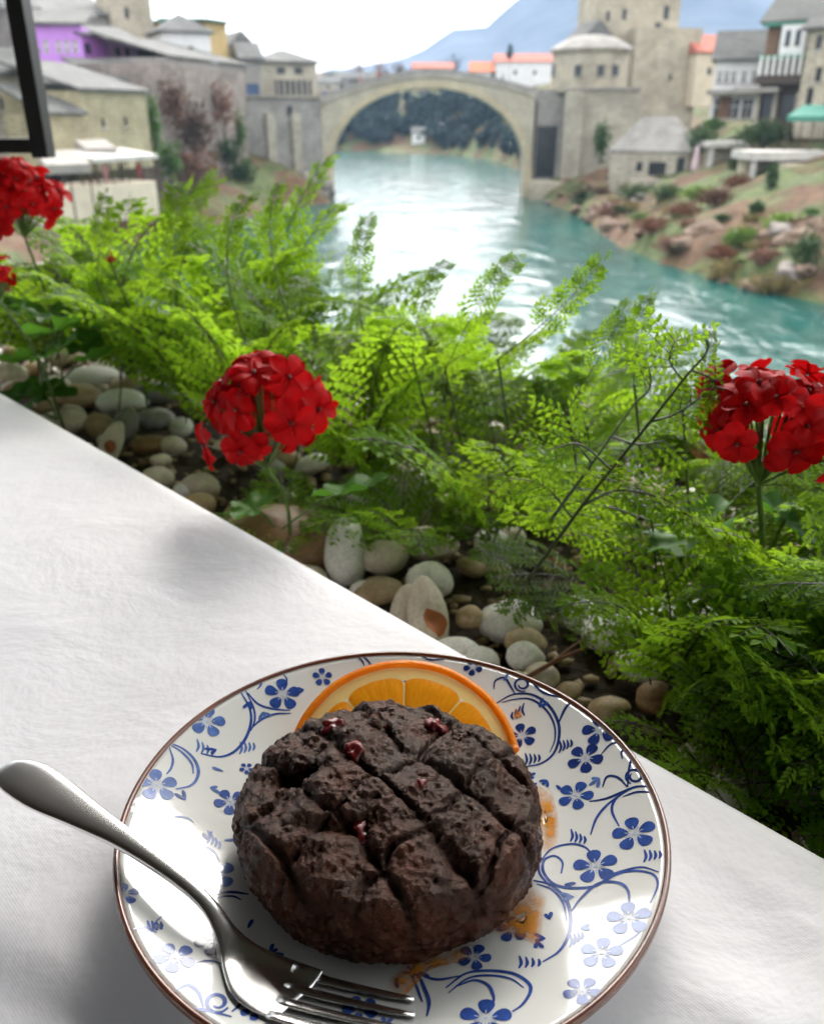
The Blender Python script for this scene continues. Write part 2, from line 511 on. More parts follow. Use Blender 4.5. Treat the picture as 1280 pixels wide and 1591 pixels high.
def strip(mb, xs_, lo, hi, y0, y1):
    for x in xs_:
        for (y, f_) in ((y0, lo), (y0, hi), (y1, hi), (y1, lo)):
            mb.v.append((x, y, f_(x)))
    b = len(mb.v) - 4 * len(xs_)
    for i in range(len(xs_) - 1):
        o0, o1 = b + 4 * i, b + 4 * (i + 1)
        for k in range(4):
            k2 = (k + 1) % 4
            mb.f.append((o0 + k, o1 + k, o1 + k2, o0 + k2))
    e = b + 4 * (len(xs_) - 1)
    mb.f.append((b, b + 1, b + 2, b + 3)); mb.f.append((e + 3, e + 2, e + 1, e))
PAR = 1.0
sp = MB()
strip(sp, xs, lambda x: arch(x - bc) , lambda x: deck(x) - PAR, BYF, BYB)
strip(sp, [xl_end, bl], lambda x: -1.5, lambda x: deck(x) - PAR, BYF, BYB)
strip(sp, [brr, xr_end], lambda x: -1.5, lambda x: deck(x) - PAR, BYF, BYB)
sp.build('spandrel_wall', M['bridge_stone'], root)
rg = MB()
nV = 64
for i in range(nV):
    t0, t1 = math.pi * i / nV, math.pi * (i + 1) / nV
    g = 0.0015 * math.pi
    q = []
    for t in (t0 + g, t1 - g):
        xr0 = -half * math.cos(t)
        xr1 = -(half + 0.95) * math.cos(t)
        q.append((bc + xr0, arch(xr0)))
        q.append((bc + xr1, arch(xr1, 0.95)))
    pr = 0.10 + 0.02 * (i % 2)
    pts = [(x, y, z - 0.015) for y in (BYF - pr, BYF + 0.3) for (x, z) in q]
    rg.add(pts, [(0, 2, 3, 1), (4, 5, 7, 6), (0, 1, 5, 4), (2, 6, 7, 3), (1, 3, 7, 5), (0, 4, 6, 2)])
ring = rg.build('arch_ring', M['ring_stone'], root); ring['kind'] = 'stuff'
for sgn, x0, x1 in ((-1, xl_end - 0.15, bl - 0.004), (1, brr + 0.004, xr_end + 0.15)):
    a = MB(); a.box(((x0 + x1) / 2, BYF - 0.06, (z_spring - 1.2) / 2), (abs(x1 - x0), 0.5, z_spring + 1.2)); a.build('pier', M['ring_stone'], root)
dx = [xl_end + (xr_end - xl_end) * i / 40 for i in range(41)]
for y0, y1 in ((BYF - 0.05, BYF + 0.3), (BYB - 0.3, BYB + 0.05)):
    a = MB(); strip(a, dx, lambda x: deck(x) - PAR + 0.15, deck, y0, y1); a.build('parapet', M['stone_grey'], root)
    a = MB(); strip(a, dx, lambda x: deck(x) - PAR - 0.12, lambda x: deck(x) - PAR + 0.15, y0 - 0.14, y1 + 0.14); a.build('string_course', M['stone_pale'], root)
a = MB(); strip(a, dx, lambda x: deck(x) - PAR, lambda x: deck(x) - PAR + 0.1, BYF + 0.5, BYB - 0.5); a.build('walkway', M['stone_grey'], root)

# ------------------------------------------------------------------ buildings
def frame_of(A, B):
    A, B = Vector((*A, 0)), Vector((*B, 0))
    e = (B - A); w = e.length; e = e / w
    return A, e, Vector((-e.y, e.x, 0)), w
def wall_box(mb, A, e, n, w, d, z0, z1, holes=(), rec=0.22):
    """box with real window openings in its front face"""
    us = sorted(set([0, w] + [h for q in holes for h in (q[0], q[1])]))
    zs = sorted(set([z0, z1] + [h for q in holes for h in (q[2], q[3])]))
    P = lambda u, k, z: A + e * u + n * k + Vector((0, 0, z))
    for u0, u1 in zip(us[:-1], us[1:]):
        for a, b in zip(zs[:-1], zs[1:]):
            um, zm = (u0 + u1) / 2, (a + b) / 2
            if any(q[0] < um < q[1] and q[2] < zm < q[3] for q in holes): continue
            mb.add([P(u0, 0, a), P(u1, 0, a), P(u1, 0, b), P(u0, 0, b)], [(0, 1, 2, 3)])
    for u0, u1, a, b in holes:
        for q in (((u0, a), (u1, a)), ((u1, a), (u1, b)), ((u1, b), (u0, b)), ((u0, b), (u0, a))):
            (ua, za), (ub, zb) = q
            mb.add([P(ua, 0, za), P(ub, 0, zb), P(ub, rec, zb), P(ua, rec, za)], [(0, 3, 2, 1)])
        mb.add([P(u0, rec, a), P(u1, rec, a), P(u1, rec, b), P(u0, rec, b)], [(0, 1, 2, 3)])
    c = [P(0, 0, z0), P(w, 0, z0), P(w, d, z0), P(0, d, z0), P(0, 0, z1), P(w, 0, z1), P(w, d, z1), P(0, d, z1)]
    mb.add(c, [(1, 2, 6, 5), (2, 3, 7, 6), (3, 0, 4, 7), (4, 5, 6, 7), (0, 3, 2, 1)])
def roof_mesh(kind, A, e, n, w, d, z, h, o=0.45, th=0.22):
    mb = MB()
    P = lambda u, k, zz: A + e * u + n * k + Vector((0, 0, zz))
    if kind == 'hip':
        ins = min(w, d) / 2 * 0.95
        if w >= d: r0, r1 = P(ins, d / 2, z + h), P(w - ins, d / 2, z + h)
        else: r0, r1 = P(w / 2, ins, z + h), P(w / 2, d - ins, z + h)
        lo = [P(-o, -o, z), P(w + o, -o, z), P(w + o, d + o, z), P(-o, d + o, z)]
        up = [q + Vector((0, 0, th)) for q in lo]
        v = lo + up + [r0, r1]
        f = [(0, 3, 2, 1)] + [(k, (k + 1) % 4, 4 + (k + 1) % 4, 4 + k) for k in range(4)]
        if w >= d: f += [(4, 5, 9, 8), (5, 6, 9), (6, 7, 8, 9), (7, 4, 8)]
        else: f += [(4, 5, 8), (5, 6, 9, 8), (6, 7, 9), (7, 4, 8, 9)]
        mb.add(v, f)
    elif kind == 'gable':      # ridge parallel to the facade
        v = []
        for u in (-o, w + o):
            v += [P(u, -o, z), P(u, -o, z + th), P(u, d / 2, z + h + th), P(u, d + o, z + th), P(u, d + o, z), P(u, d / 2, z + h * 0.0)]
        f = [(k, 6 + k, 6 + (k + 1) % 6, (k + 1) % 6) for k in range(6)] + [(5, 4, 3, 2, 1, 0), (6, 7, 8, 9, 10, 11)]
        mb.add(v, f)
    elif kind == 'gable_front':   # gable end towards the river
        v = []
        for k in (-o, d + o):
            v += [P(-o, k, z), P(-o, k, z + th), P(w / 2, k, z + h + th), P(w + o, k, z + th), P(w + o, k, z), P(w / 2, k, z + h * 0.0)]
        f = [(k, (k + 1) % 6, 6 + (k + 1) % 6, 6 + k) for k in range(6)] + [(0, 5, 4, 3, 2, 1), (6, 7, 8, 9, 10, 11)]
        mb.add(v, f)
    else:                       # shed, falling to the front
        mb.add([P(-o, -o, z), P(w + o, -o, z), P(w + o, d + o, z + h), P(-o, d + o, z + h), P(-o, -o, z + th), P(w + o, -o, z + th), P(w + o, d + o, z + h + th), P(-o, d + o, z + h + th)],
               [(0, 3, 2, 1), (4, 5, 6, 7), (0, 1, 5, 4), (1, 2, 6, 5), (2, 3, 7, 6), (3, 0, 4, 7)])
    return mb
def house(name, label, cat, px0, px1, Y0, Y1, row_b, row_t, depth, wall, roof=None, wins=(), row=None, group=None, zb=None, glass='glass_dark', sills=False, frames=None):
    """facade between two picture columns at distances Y0, Y1; wins = (column, row, width m, height m)"""
    row = row if row is not None else (row_b + row_t) / 2
    a, b = at_y(px0, row, Y0), at_y(px1, row, Y1)
    A, e, n, w = frame_of((a.x, a.y), (b.x, b.y))
    Ym = (Y0 + Y1) / 2
    z0 = zb if zb is not None else Zr(row_b, Ym)
    if name == 'far_house' and 'white house' not in label and 'orange' not in label: z0 = min(z0, gz(a.x, a.y) - 0.5, gz(b.x, b.y) - 0.5)
    z1 = Zr(row_t, Ym)
    root = empty(name, (A + e * w / 2 + n * depth / 2) + Vector((0, 0, z0)), label, cat, group)
    holes = []
    for (cx_, ry, ww, wh) in wins:
        t = (cx_ - px0) / (px1 - px0)
        u = t * w; Y = Y0 + (Y1 - Y0) * t; zc = Zr(ry, Y)
        holes.append((max(0.05, u - ww / 2), min(w - 0.05, u + ww / 2), max(z0 + 0.05, zc - wh / 2), min(z1 - 0.05, zc + wh / 2)))
    mb = MB(); wall_box(mb, A, e, n, w, depth, z0, z1, holes)
    mb.build('wall', M[wall], root)
    ang = math.atan2(e.y, e.x)
    for (u0, u1, a_, b_) in holes:
        c = A + e * (u0 + u1) / 2 + Vector((0, 0, (a_ + b_) / 2))
        g = MB(); g.box(c + n * 0.17, (u1 - u0 - 0.01, 0.06, b_ - a_ - 0.01), ang)
        wo = g.build('window', M[glass], root)
        if frames:
            fr = MB()
            fr.box(c + n * 0.11, (0.09, 0.05, b_ - a_ - 0.02), ang)
            fr.box(c + n * 0.105 + Vector((0, 0, (b_ - a_) * 0.12)), (u1 - u0 - 0.02, 0.04, 0.09), ang)
            for sg in (-1, 1):
                fr.box(c + n * 0.10 + e * sg * ((u1 - u0) / 2 - 0.06), (0.1, 0.05, b_ - a_ - 0.02), ang)
            fr.build('frame', M[frames], wo)
        if sills:
            si = MB(); si.box(c + Vector((0, 0, -(b_ - a_) / 2 - 0.07)) - n * 0.06, (u1 - u0 + 0.3, 0.2, 0.12), ang)
            si.build('sill', M['concrete'], wo)
    if roof:
        kind, h, rm = roof[:3]
        o = roof[3] if len(roof) > 3 else 0.45
        roof_mesh(kind, A, e, n, w, depth, z1 + 0.01, h, o).build('roof', M[rm], root)
    root['_w'] = w
    return root, (A, e, n, w, z0, z1)
def bar(mb, p0, p1, th, z_up=True):
    p0, p1 = Vector(p0), Vector(p1)
    d = p1 - p0
    q = d.to_track_quat('X', 'Z').to_matrix()
    mb.box((p0 + p1) / 2, (d.length, th[0], th[1]), M=q)

# --- left bank, from the bridge towards us
abut, fr_ = house('bridge_abutment', 'tall grey stone retaining wall joining the left end of the arch', 'retaining wall', 378, 500, 134, 139.2, 300, 151, 14, 'stone_grey', None, [(452, 172, 0.9, 1.3)], zb=-1.0)
A, e, n, w, z0, z1 = fr_
for t in (0.34, 0.66):
    b_ = MB(); b_.box(A + e * w * t - n * 0.5 + Vector((0, 0, (z0 + z1 - 2) / 2)), (1.3, 1.0, z1 - 2 - z0), math.atan2(e.y, e.x)); b_.build('buttress', M['stone_pale'], abut)
c_ = MB(); c_.box(A + e * w / 2 + n * 0.1 + Vector((0, 0, z1 + 0.15)), (w + 0.3, 0.9, 0.3), math.atan2(e.y, e.x)); c_.build('coping', M['stone_pale'], abut)
h9, fr_ = house('stone_house', 'grey stone house with dark pillared balcony at the left bridge end', 'house', 405, 492, 140, 143, 150, 97, 8, 'stone_pale', ('hip', 1.9, 'slate', 0.6), [(437, 109, 1.3, 0.9), (464, 109, 1.3, 0.9), (455, 136, 5.6, 2.1)])
A, e, n, w, z0, z1 = fr_
zc = Zr(136, 141.5)
for k in range(7):
    b_ = MB(); b_.box(A + e * (w * (0.2 + 0.105 * k)) - n * 0.02 + Vector((0, 0, zc)), (0.22, 0.22, 2.06), math.atan2(e.y, e.x)); b_.build('post', M['stone_pale'], h9)
b_ = MB(); b_.box(A + e * w * 0.52 - n * 0.25 + Vector((0, 0, zc - 1.12)), (5.9, 0.7, 0.16), math.atan2(e.y, e.x)); b_.build('balcony_floor', M['stone_pale'], h9)
house('stone_cottage', 'small grey slab roofed cottage left of the pillared balcony house', 'house', 376, 406, 139, 140, 153, 92, 6, 'stone_grey', ('gable', 2.2, 'slate', 0.5), [(392, 141, 1.9, 2.0)], glass='glass_blue')
house('gabled_house', 'grey gabled house rising behind the slab roofed cottage', 'house', 357, 398, 152, 154, 120, 76, 7, 'stone_grey', ('gable_front', 2.4, 'slate', 0.4), [(374, 92, 0.8, 1.0)])
h7, fr_ = house('white_house', 'white house with two dark windows below a grey hipped roof', 'house', 255, 328, 132, 135, 98, 50, 8, 'render_white', ('hip', 2.5, 'slate', 0.6), [(279, 81, 0.9, 1.5), (296, 81, 0.9, 1.5)], sills=True)
house('ochre_house', 'narrow ochre house under a green edged flat roof', 'house', 322, 353, 137, 141, 90, 34, 7, 'render_ochre', ('shed', 0.4, 'paint_green', 0.9), [])
house('long_roofed_house', 'house with long grey roof and green eaves behind white house', 'house', 240, 322, 143, 143, 80, 34, 9, 'render_ochre', ('shed', 0.5, 'paint_green', 0.7), [])
house('rock_wall', 'weathered pinkish stone wall overgrown with brown creeper above the river', 'wall', 246, 386, 104, 131, 330, 106, 10, 'stone_pink', None, [(330, 150, 0.7, 1.0), (290, 165, 0.6, 0.9)], zb=0.5)
house('cliff_house', 'plain grey stone house with slab roof on the overgrown wall', 'house', 262, 382, 112, 134, 112, 96, 9, 'stone_grey', ('shed', 2.6, 'slate_light', 0.4), [])
# creeper and shrubs on that wall
def leaf_cloud(mb, c, r, n_, size, rnd, flat=1.0, seed=0.0, inner=0.25):
    c = Vector(c)
    k = 0
    while k < n_:
        d = Vector((rnd.gauss(0, 1), rnd.gauss(0, 1), rnd.gauss(0, 1)))
        if d.length < 1e-3: continue
        d.normalize()
        lump = 0.72 + 0.5 * fbm(d * 1.9 + Vector((seed, seed * 0.7, 1.3)), 3)
        rad = lump * (rnd.random() ** 0.4) if rnd.random() > inner else lump * rnd.random()
        q = c + Vector((d.x * r[0], d.y * r[1], d.z * r[2])) * rad
        s_ = size * (0.6 + 0.8 * rnd.random())
        a = Vector((rnd.gauss(0, 1), rnd.gauss(0, 1), rnd.gauss(0, 0.7))).normalized()
        b = a.orthogonal().normalized()
        b = (Matrix.Rotation(rnd.random() * 6.28, 3, a) @ b)
        t = a.cross(b)
        mb.add([q - b * s_, q + t * s_ * 0.5, q + b * s_, q - t * s_ * 0.5], [(0, 1, 2, 3)])
        k += 1
def shrub(name, label, px_, row, Y, r, mat_, n_=500, size=0.22, cat='shrub', group=None, trunk=True, seed=1, base_z=None, trunk_mat='bark'):
    rnd = random.Random(seed)
    c = at_y(px_, row, Y)
    bz = base_z if base_z is not None else c.z - r[2] * 0.9
    root = empty(name, (c.x, c.y, bz), label, cat, group)
    mb = MB(); leaf_cloud(mb, c, r, n_, size, rnd, seed=seed * 3.1)
    mb.build('crown', M[mat_], root)
    if trunk:
        t = MB()
        top = c + Vector((0, 0, r[2] * 0.4))
        b0 = Vector((c.x, c.y, bz))
        t.tube([b0, b0.lerp(top, 0.4) + Vector((0.05 * r[0], 0, 0)), top], [r[0] * 0.10, r[0] * 0.07, r[0] * 0.02], 6)
        for k in range(5):
            a = k * 1.3 + seed
            s0 = b0.lerp(top, 0.35 + 0.1 * k)
            t.tube([s0, s0 + Vector((math.cos(a) * r[0] * 0.5, math.sin(a) * r[1] * 0.5, r[2] * 0.35))], [r[0] * 0.04, r[0] * 0.012], 5)
        t.build('trunk', M[trunk_mat], root)
    return root
shrub('creeper', 'tall green creeper hanging on the corner of yellowish stone house', 238, 190, 97, (1.0, 0.8, 4.2), 'ivy', 900, 0.2, 'creeper', seed=2)
shrub('creeper', 'brown leafless creeper climbing the middle of the pinkish wall', 300, 200, 109, (3.4, 0.8, 5.0), 'bush_dry', 1100, 0.26, 'creeper', seed=3)
shrub('shrub', 'dark brown thicket at the foot of the pinkish wall', 300, 262, 107, (4.5, 1.5, 2.6), 'bush_dry', 900, 0.25, seed=4)
shrub('shrub', 'green bush growing against the pinkish wall near the abutment', 352, 236, 118, (2.2, 1.4, 2.2), 'bush', 800, 0.22, seed=5)
shrub('shrub', 'dark bush at the water below the pinkish wall', 375, 270, 122, (3.0, 1.5, 2.6), 'bush', 800, 0.25, seed=6)
shrub('creeper', 'wide brown creeper over the left half of the pinkish wall', 268, 160, 105.5, (2.2, 0.7, 3.6), 'bush_dry', 800, 0.22, 'creeper', seed=12, base_z=0.6)
shrub('creeper', 'grey brown creeper high on the right half of the pinkish wall', 345, 165, 120, (2.4, 0.7, 3.4), 'bush_dry', 700, 0.22, 'creeper', seed=13, base_z=0.6)
shrub('creeper', 'dark ivy patch at the right end of the pinkish wall', 372, 205, 127, (1.4, 0.7, 3.8), 'ivy', 700, 0.2, 'creeper', seed=14, base_z=0.6)
shrub('shrub', 'dark green bush left of the brown thicket', 262, 250, 100, (1.8, 1.2, 2.6), 'ivy', 800, 0.2, seed=15)
# yellowish stone houses
house('stone_house', 'yellowish rubble stone house with slab roof beside the green creeper', 'house', 132, 232, 86, 95, 262, 142, 9, 'stone_yellow', ('shed', 2.6, 'slate_light', 0.4), [(160, 190, 0.5, 0.8), (195, 188, 0.5, 0.8)], sills=True)
house('stone_house', 'bright yellow stone annex below the large grey roof', 'house', 78, 136, 82, 85, 262, 178, 7, 'stone_yellow', ('shed', 2.4, 'slate_light', 0.3), [])
house('slab_roofed_house', 'broad house showing mostly a large pale stone slab roof', 'house', 40, 168, 92, 98, 190, 138, 12, 'stone_grey', ('shed', 2.9, 'slate_light', 0.6), [])
house('slab_roofed_house', 'house with tilted grey slab roof behind the yellowish stone house', 'house', 165, 262, 103, 108, 160, 126, 9, 'stone_pale', ('shed', 2.4, 'slate_light', 0.5), [])
house('violet_house', 'light violet painted house with small windows under grey roof', 'house', 44, 130, 112, 113, 125, 38, 9, 'render_violet', ('shed', 2.2, 'slate_light', 0.6), [(73, 72, 0.6, 1.4), (92, 72, 0.6, 1.4), (105, 72, 0.6, 1.4), (118, 72, 0.6, 1.4)], frames='paint_white')
house('violet_house_shaded_part', 'shaded part of the violet house, its shade put into a darker colour', 'house', 129, 168, 113, 117, 125, 56, 8, 'render_violet_shaded', ('shed', 1.6, 'slate', 0.4), [(139, 75, 1.2, 1.2)])  # darker colour holds the shade on this part of the violet house
house('lilac_house', 'lilac pink house at the end of the violet row', 'house', 167, 214, 118, 120, 125, 64, 8, 'render_pink', ('shed', 2.0, 'slate', 0.5), [(185, 80, 0.7, 1.0), (200, 80, 0.7, 1.0)])
house('beige_house', 'low beige house between the lilac house and the white house', 'house', 213, 258, 122, 126, 125, 72, 8, 'render_beige', ('shed', 1.8, 'slate', 0.5), [(240, 84, 0.8, 1.1)])
house('stone_tower', 'beige stone tower cut by the top edge above the violet house', 'tower', 172, 234, 138, 141, 70, -60, 8, 'stone_warm', None, [(195, 20, 0.6, 1.4)])
house('slab_roofed_house', 'large grey slab roof climbing the hillside behind the violet house', 'house', 50, 176, 134, 140, 70, 22, 12, 'stone_grey', ('shed', 3.4, 'slate', 0.5), [(120, 34, 0.7, 0.9)])
house('hillside_house', 'grey stone house at the upper left corner behind the black frame', 'house', -90, 62, 124, 130, 80, 10, 11, 'stone_grey', ('shed', 3.2, 'slate', 0.5), [(20, 30, 0.8, 1.0)])
house('pale_house', 'whitish stone house seen through the black framed glass', 'house', -120, 46, 88, 90, 262, 118, 10, 'stone_pale', ('shed', 2.8, 'slate_light', 0.5), [(10, 160, 0.7, 1.0)])
# riverside restaurant terrace
tz = Zr(300, 80)
def plank_roof(name, label, px0, px1, Y0, Y1, row, mat_, depth, legs, th=0.25, cat='awning', drop=0.0):
    a, b = at_y(px0, row, Y0), at_y(px1, row, Y1)
    A, e, n, w = frame_of((a.x, a.y), (b.x, b.y))
    z = Zr(row, (Y0 + Y1) / 2)
    g = min(gz(A.x + e.x * w / 2, A.y + e.y * w / 2), z - 2.6)
    root = empty(name, A + e * w / 2 + n * depth / 2 + Vector((0, 0, g)), label, cat)
    P = lambda u, k, zz: A + e * u + n * k + Vector((0, 0, zz))
    mb = MB()
    mb.add([P(0, 0, z - th / 2), P(w, 0, z - th / 2), P(w, depth, z + drop), P(0, depth, z + drop), P(0, 0, z + th / 2), P(w, 0, z + th / 2), P(w, depth, z + drop + th), P(0, depth, z + drop + th)],
           [(0, 3, 2, 1), (4, 5, 6, 7), (0, 1, 5, 4), (1, 2, 6, 5), (2, 3, 7, 6), (3, 0, 4, 7)])
    mb.build('canopy', M[mat_], root)
    for k in range(legs):
        u = w * (0.04 + 0.92 * k / max(1, legs - 1))
        for dd in (0.15, depth - 0.15):
            t = MB(); q = P(u, dd, 0); t.tube([(q.x, q.y, g), (q.x, q.y, z + (drop * dd / depth))], 0.07, 6); t.build('post', M['wood_dark'], root)
    return root
plank_roof('awning', 'long white restaurant awning left of the brown terrace roof', 72, 141, 74, 76, 262, 'canvas_white', 2.5, 3, 0.7, drop=0.6)
plank_roof('terrace_roof', 'brown grey flat roof over the riverside restaurant terrace', 146, 246, 78, 86, 246, 'concrete', 4.0, 5, 0.35, 'roof', 0.4)
plank_roof('awning', 'small white awning above the brown terrace roof', 134, 182, 81, 83, 234, 'canvas_white', 2.0, 2, 0.5, drop=0.4)
tw, fr_ = house('terrace_wall', 'cream parapet wall of the riverside restaurant terrace', 'wall', 60, 246, 72, 84, 345, 288, 5, 'render_beige', None, [], zb=3.0)
rnd = random.Random(11)
M['cloth_dark'] = plain('dark clothing', (0.03, 0.03, 0.035), 0.85, 0.3, 3)
M['cloth_red'] = plain('red clothing', (0.35, 0.05, 0.05), 0.85, 0.3, 3)
M['cloth_pink'] = plain('pink clothing', (0.55, 0.28, 0.30), 0.85, 0.3, 3)
M['cloth_blue'] = plain('blue clothing', (0.06, 0.10, 0.22), 0.85, 0.3, 3)
M['skin'] = plain('skin', (0.50, 0.30, 0.22), 0.6, 0.1, 3)
def person_mesh(walk):
    """one continuous body: joints as vertices, skinned"""
    s_ = 0.16 if walk else 0.03
    J = {'pel': (0, 0, .95, .15, .12), 'waist': (0, 0, 1.1, .15, .11), 'chest': (0, 0, 1.35, .18, .12), 'neck': (0, 0, 1.52, .06, .06), 'head': (0, -.02, 1.63, .095, .105), 'crown': (0, -.01, 1.74, .07, .08)}
    for k, sg in (('l', -1), ('r', 1)):
        J['hip' + k] = (.09 * sg, 0, .88, .09, .09); J['knee' + k] = (.1 * sg, -s_ * sg, .48, .065, .065); J['ankle' + k] = (.1 * sg, s_ * -1.6 * sg + .02, .07, .045, .045); J['toe' + k] = (.11 * sg, s_ * -1.6 * sg - .13, .03, .04, .03)
        J['sho' + k] = (.19 * sg, 0, 1.43, .07, .07); J['elb' + k] = (.25 * sg, .04 + s_ * sg * .6, 1.15, .05, .05); J['wri' + k] = (.25 * sg, -.06 + s_ * sg * 1.2, .92, .035, .035); J['hand' + k] = (.25 * sg, -.09 + s_ * sg * 1.4, .83, .04, .03)
    E_ = [('pel', 'waist'), ('waist', 'chest'), ('chest', 'neck'), ('neck', 'head'), ('head', 'crown')]
    for k in 'lr':
        E_ += [('pel', 'hip' + k), ('hip' + k, 'knee' + k), ('knee' + k, 'ankle' + k), ('ankle' + k, 'toe' + k), ('chest', 'sho' + k), ('sho' + k, 'elb' + k), ('elb' + k, 'wri' + k), ('wri' + k, 'hand' + k)]
    ks = list(J)
    me = bpy.data.meshes.new('person')
    me.from_pydata([J[k][:3] for k in ks], [(ks.index(a), ks.index(b)) for a, b in E_], [])
    o = bpy.data.objects.new('person', me); col.objects.link(o)
    md = o.modifiers.new('skin', 'SKIN'); md.use_smooth_shade = True
    sv = me.skin_vertices[0].data
    for i, k in enumerate(ks):
        sv[i].radius = J[k][3:5]; sv[i].use_root = (k == 'pel')
    sb = o.modifiers.new('sub', 'SUBSURF'); sb.levels = 1; sb.render_levels = 1
    dg = bpy.context.evaluated_depsgraph_get(); dg.update()
    me2 = bpy.data.meshes.new_from_object(o.evaluated_get(dg))
    bpy.data.objects.remove(o)
    me2.materials.clear(); me2.materials.append(M['cloth_dark']); me2.materials.append(M['skin'])
    for f in me2.polygons:
        f.material_index = 1 if f.center.z > 1.53 or (abs(f.center.x) > .2 and f.center.z < .9) else 0
        f.use_smooth = True
    return me2
PM = [person_mesh(False), person_mesh(True)]
def person(label, pos, rz, k, mat_, group=None, h=1.0):
    o = bpy.data.objects.new('person', PM[k]); col.objects.link(o)
    o.location = pos; o.rotation_euler = (0, 0, rz); o.scale = (h, h, h)
    o.material_slots[0].link = 'OBJECT'; o.material_slots[0].material = M[mat_]
    tag(o, label, 'person', group)
    hb = MB()
    hb.lathe([(0.0, 0.115), (0.06, 0.10), (0.105, 0.05), (0.112, 0.0), (0.10, -0.05)], (0, 0.02, 1.68), 10)
    h_ = hb.build('hair', M['cloth_dark'], None, True, origin=(0, 0, 0)); h_.parent = o
    return o
pl = [(552, 'cloth_dark', 'person in dark coat on the left rise of the bridge'), (588, 'cloth_red', 'person in red near the bridge crown, beside another in black'),
      (600, 'cloth_dark', 'person in black standing just right of the one in red'), (621, 'cloth_dark', 'taller dark person at the very top of the bridge'),
      (640, 'cloth_pink', 'person in pink just past the top of the bridge'), (560, 'cloth_red', 'person in dark red climbing the left side of bridge'),
      (503, 'cloth_blue', 'person in blue at the left foot of the bridge walk'), (765, 'cloth_dark', 'person in dark clothes descending on the right of the bridge'), (782, 'cloth_blue', 'person in blue walking down the far right of bridge')]
for i, (cx_, cm, lab) in enumerate(pl):
    x = at_y(cx_, 115, BYF + 1.2).x
    person(lab, (x, BYF + 1.2 + 0.4 * (i % 3), deck(x) - PAR + 0.1), (i * 2.1) % 6.28, i % 2, cm, 'people crossing the bridge', 0.97 + 0.03 * (i % 3))
for i, (cx_, cm, lab) in enumerate([(165, 'cloth_pink', 'person in pink on the restaurant terrace under the brown roof'), (190, 'cloth_dark', 'person in black on the restaurant terrace under the brown roof'), (217, 'cloth_red', 'person in red at the end of the restaurant terrace')]):
    q = at_y(cx_, 275, 81 + i * 1.5)
    person(lab, (q.x, q.y, Zr(288, 78) + 0.002), 0.5 + i, 0, cm, 'guests on the restaurant terrace')

# quay rocks under the abutment and along the right bank
def boulder_mesh(seed, sub=3):
    bm = bmesh.new(); bmesh.ops.create_icosphere(bm, subdivisions=sub, radius=1.0)
    for v in bm.verts:
        d = v.co.normalized()
        v.co = d * (1 + 0.55 * fbm(d * 1.1 + Vector((seed * 3.7, 0, 0)), 4) + 0.15 * noise.noise(d * 4 + Vector((seed, 2, 0))))
    me = bpy.data.meshes.new('boulder'); bm.to_mesh(me); bm.free()
    me.polygons.foreach_set('use_smooth', [True] * len(me.polygons))
    me.materials.append(M['rock'])
    return me
BM_ = [boulder_mesh(k) for k in range(5)]
def boulder(label, x, y, z, r, k, mat_, rz, group):
    o = bpy.data.objects.new('boulder', BM_[k % 5]); col.objects.link(o)
    o.location = (x, y, z); o.scale = r; o.rotation_euler = (0, 0, rz)
    o.material_slots[0].link = 'OBJECT'; o.material_slots[0].material = M[mat_]
    tag(o, label, 'rock', group)
for i, (cx_, ry, r) in enumerate([(420, 300, 2.2), (443, 304, 2.5), (466, 303, 2.2), (486, 303, 2.4), (504, 302, 1.9), (455, 282, 1.9), (478, 282, 1.8), (499, 284, 1.6), (432, 283, 1.9)]):
    q = at_y(cx_, ry, 130 + 0.04 * (cx_ - 420))
    boulder('grey quay boulder piled below the left bridge abutment', q.x, q.y, max(0.0, q.z), (r, r * 0.8, r * 0.75), i, 'rock_grey', i * 1.3, 'boulders below the left abutment')

# --- right bank
hr, fr_ = house('bridge_abutment', 'grey stone wall with dark recess joining the right end of the arch', 'retaining wall', 832, 876, 139.3, 139.3, 300, 138, 9, 'stone_grey', None, [(849, 236, 3.0, 7.2)], zb=-1.0)  # dark pane in the recess stands in for its deep shade
hb_, fr_ = house('bastion', 'pale stone bastion wall under the round windowed hall', 'wall', 874, 986, 136, 134, 310, 139, 14, 'stone_pale', None, [], zb=-1.0)
A, e, n, w, z0, z1 = fr_
b_ = MB(); b_.box(A + e * 1.3 - n * 0.7 + Vector((0, 0, (z0 + z1) / 2)), (2.6, 1.4, z1 - z0 - 0.3), math.atan2(e.y, e.x)); b_.build('buttress', M['stone_pale'], hb_)
b_ = MB(); b_.box(A + e * w / 2 + n * 0.2 + Vector((0, 0, z1 + 0.15)), (w + 0.3, 1.0, 0.3), math.atan2(e.y, e.x)); b_.build('coping', M['stone_grey'], hb_)
b_ = MB(); b_.box(A + e * 0.2 - n * 1.7 + Vector((0, 0, 0.9)), (9, 3.0, 3.2), math.atan2(e.y, e.x)); b_.build('footing', M['stone_warm'], hb_)
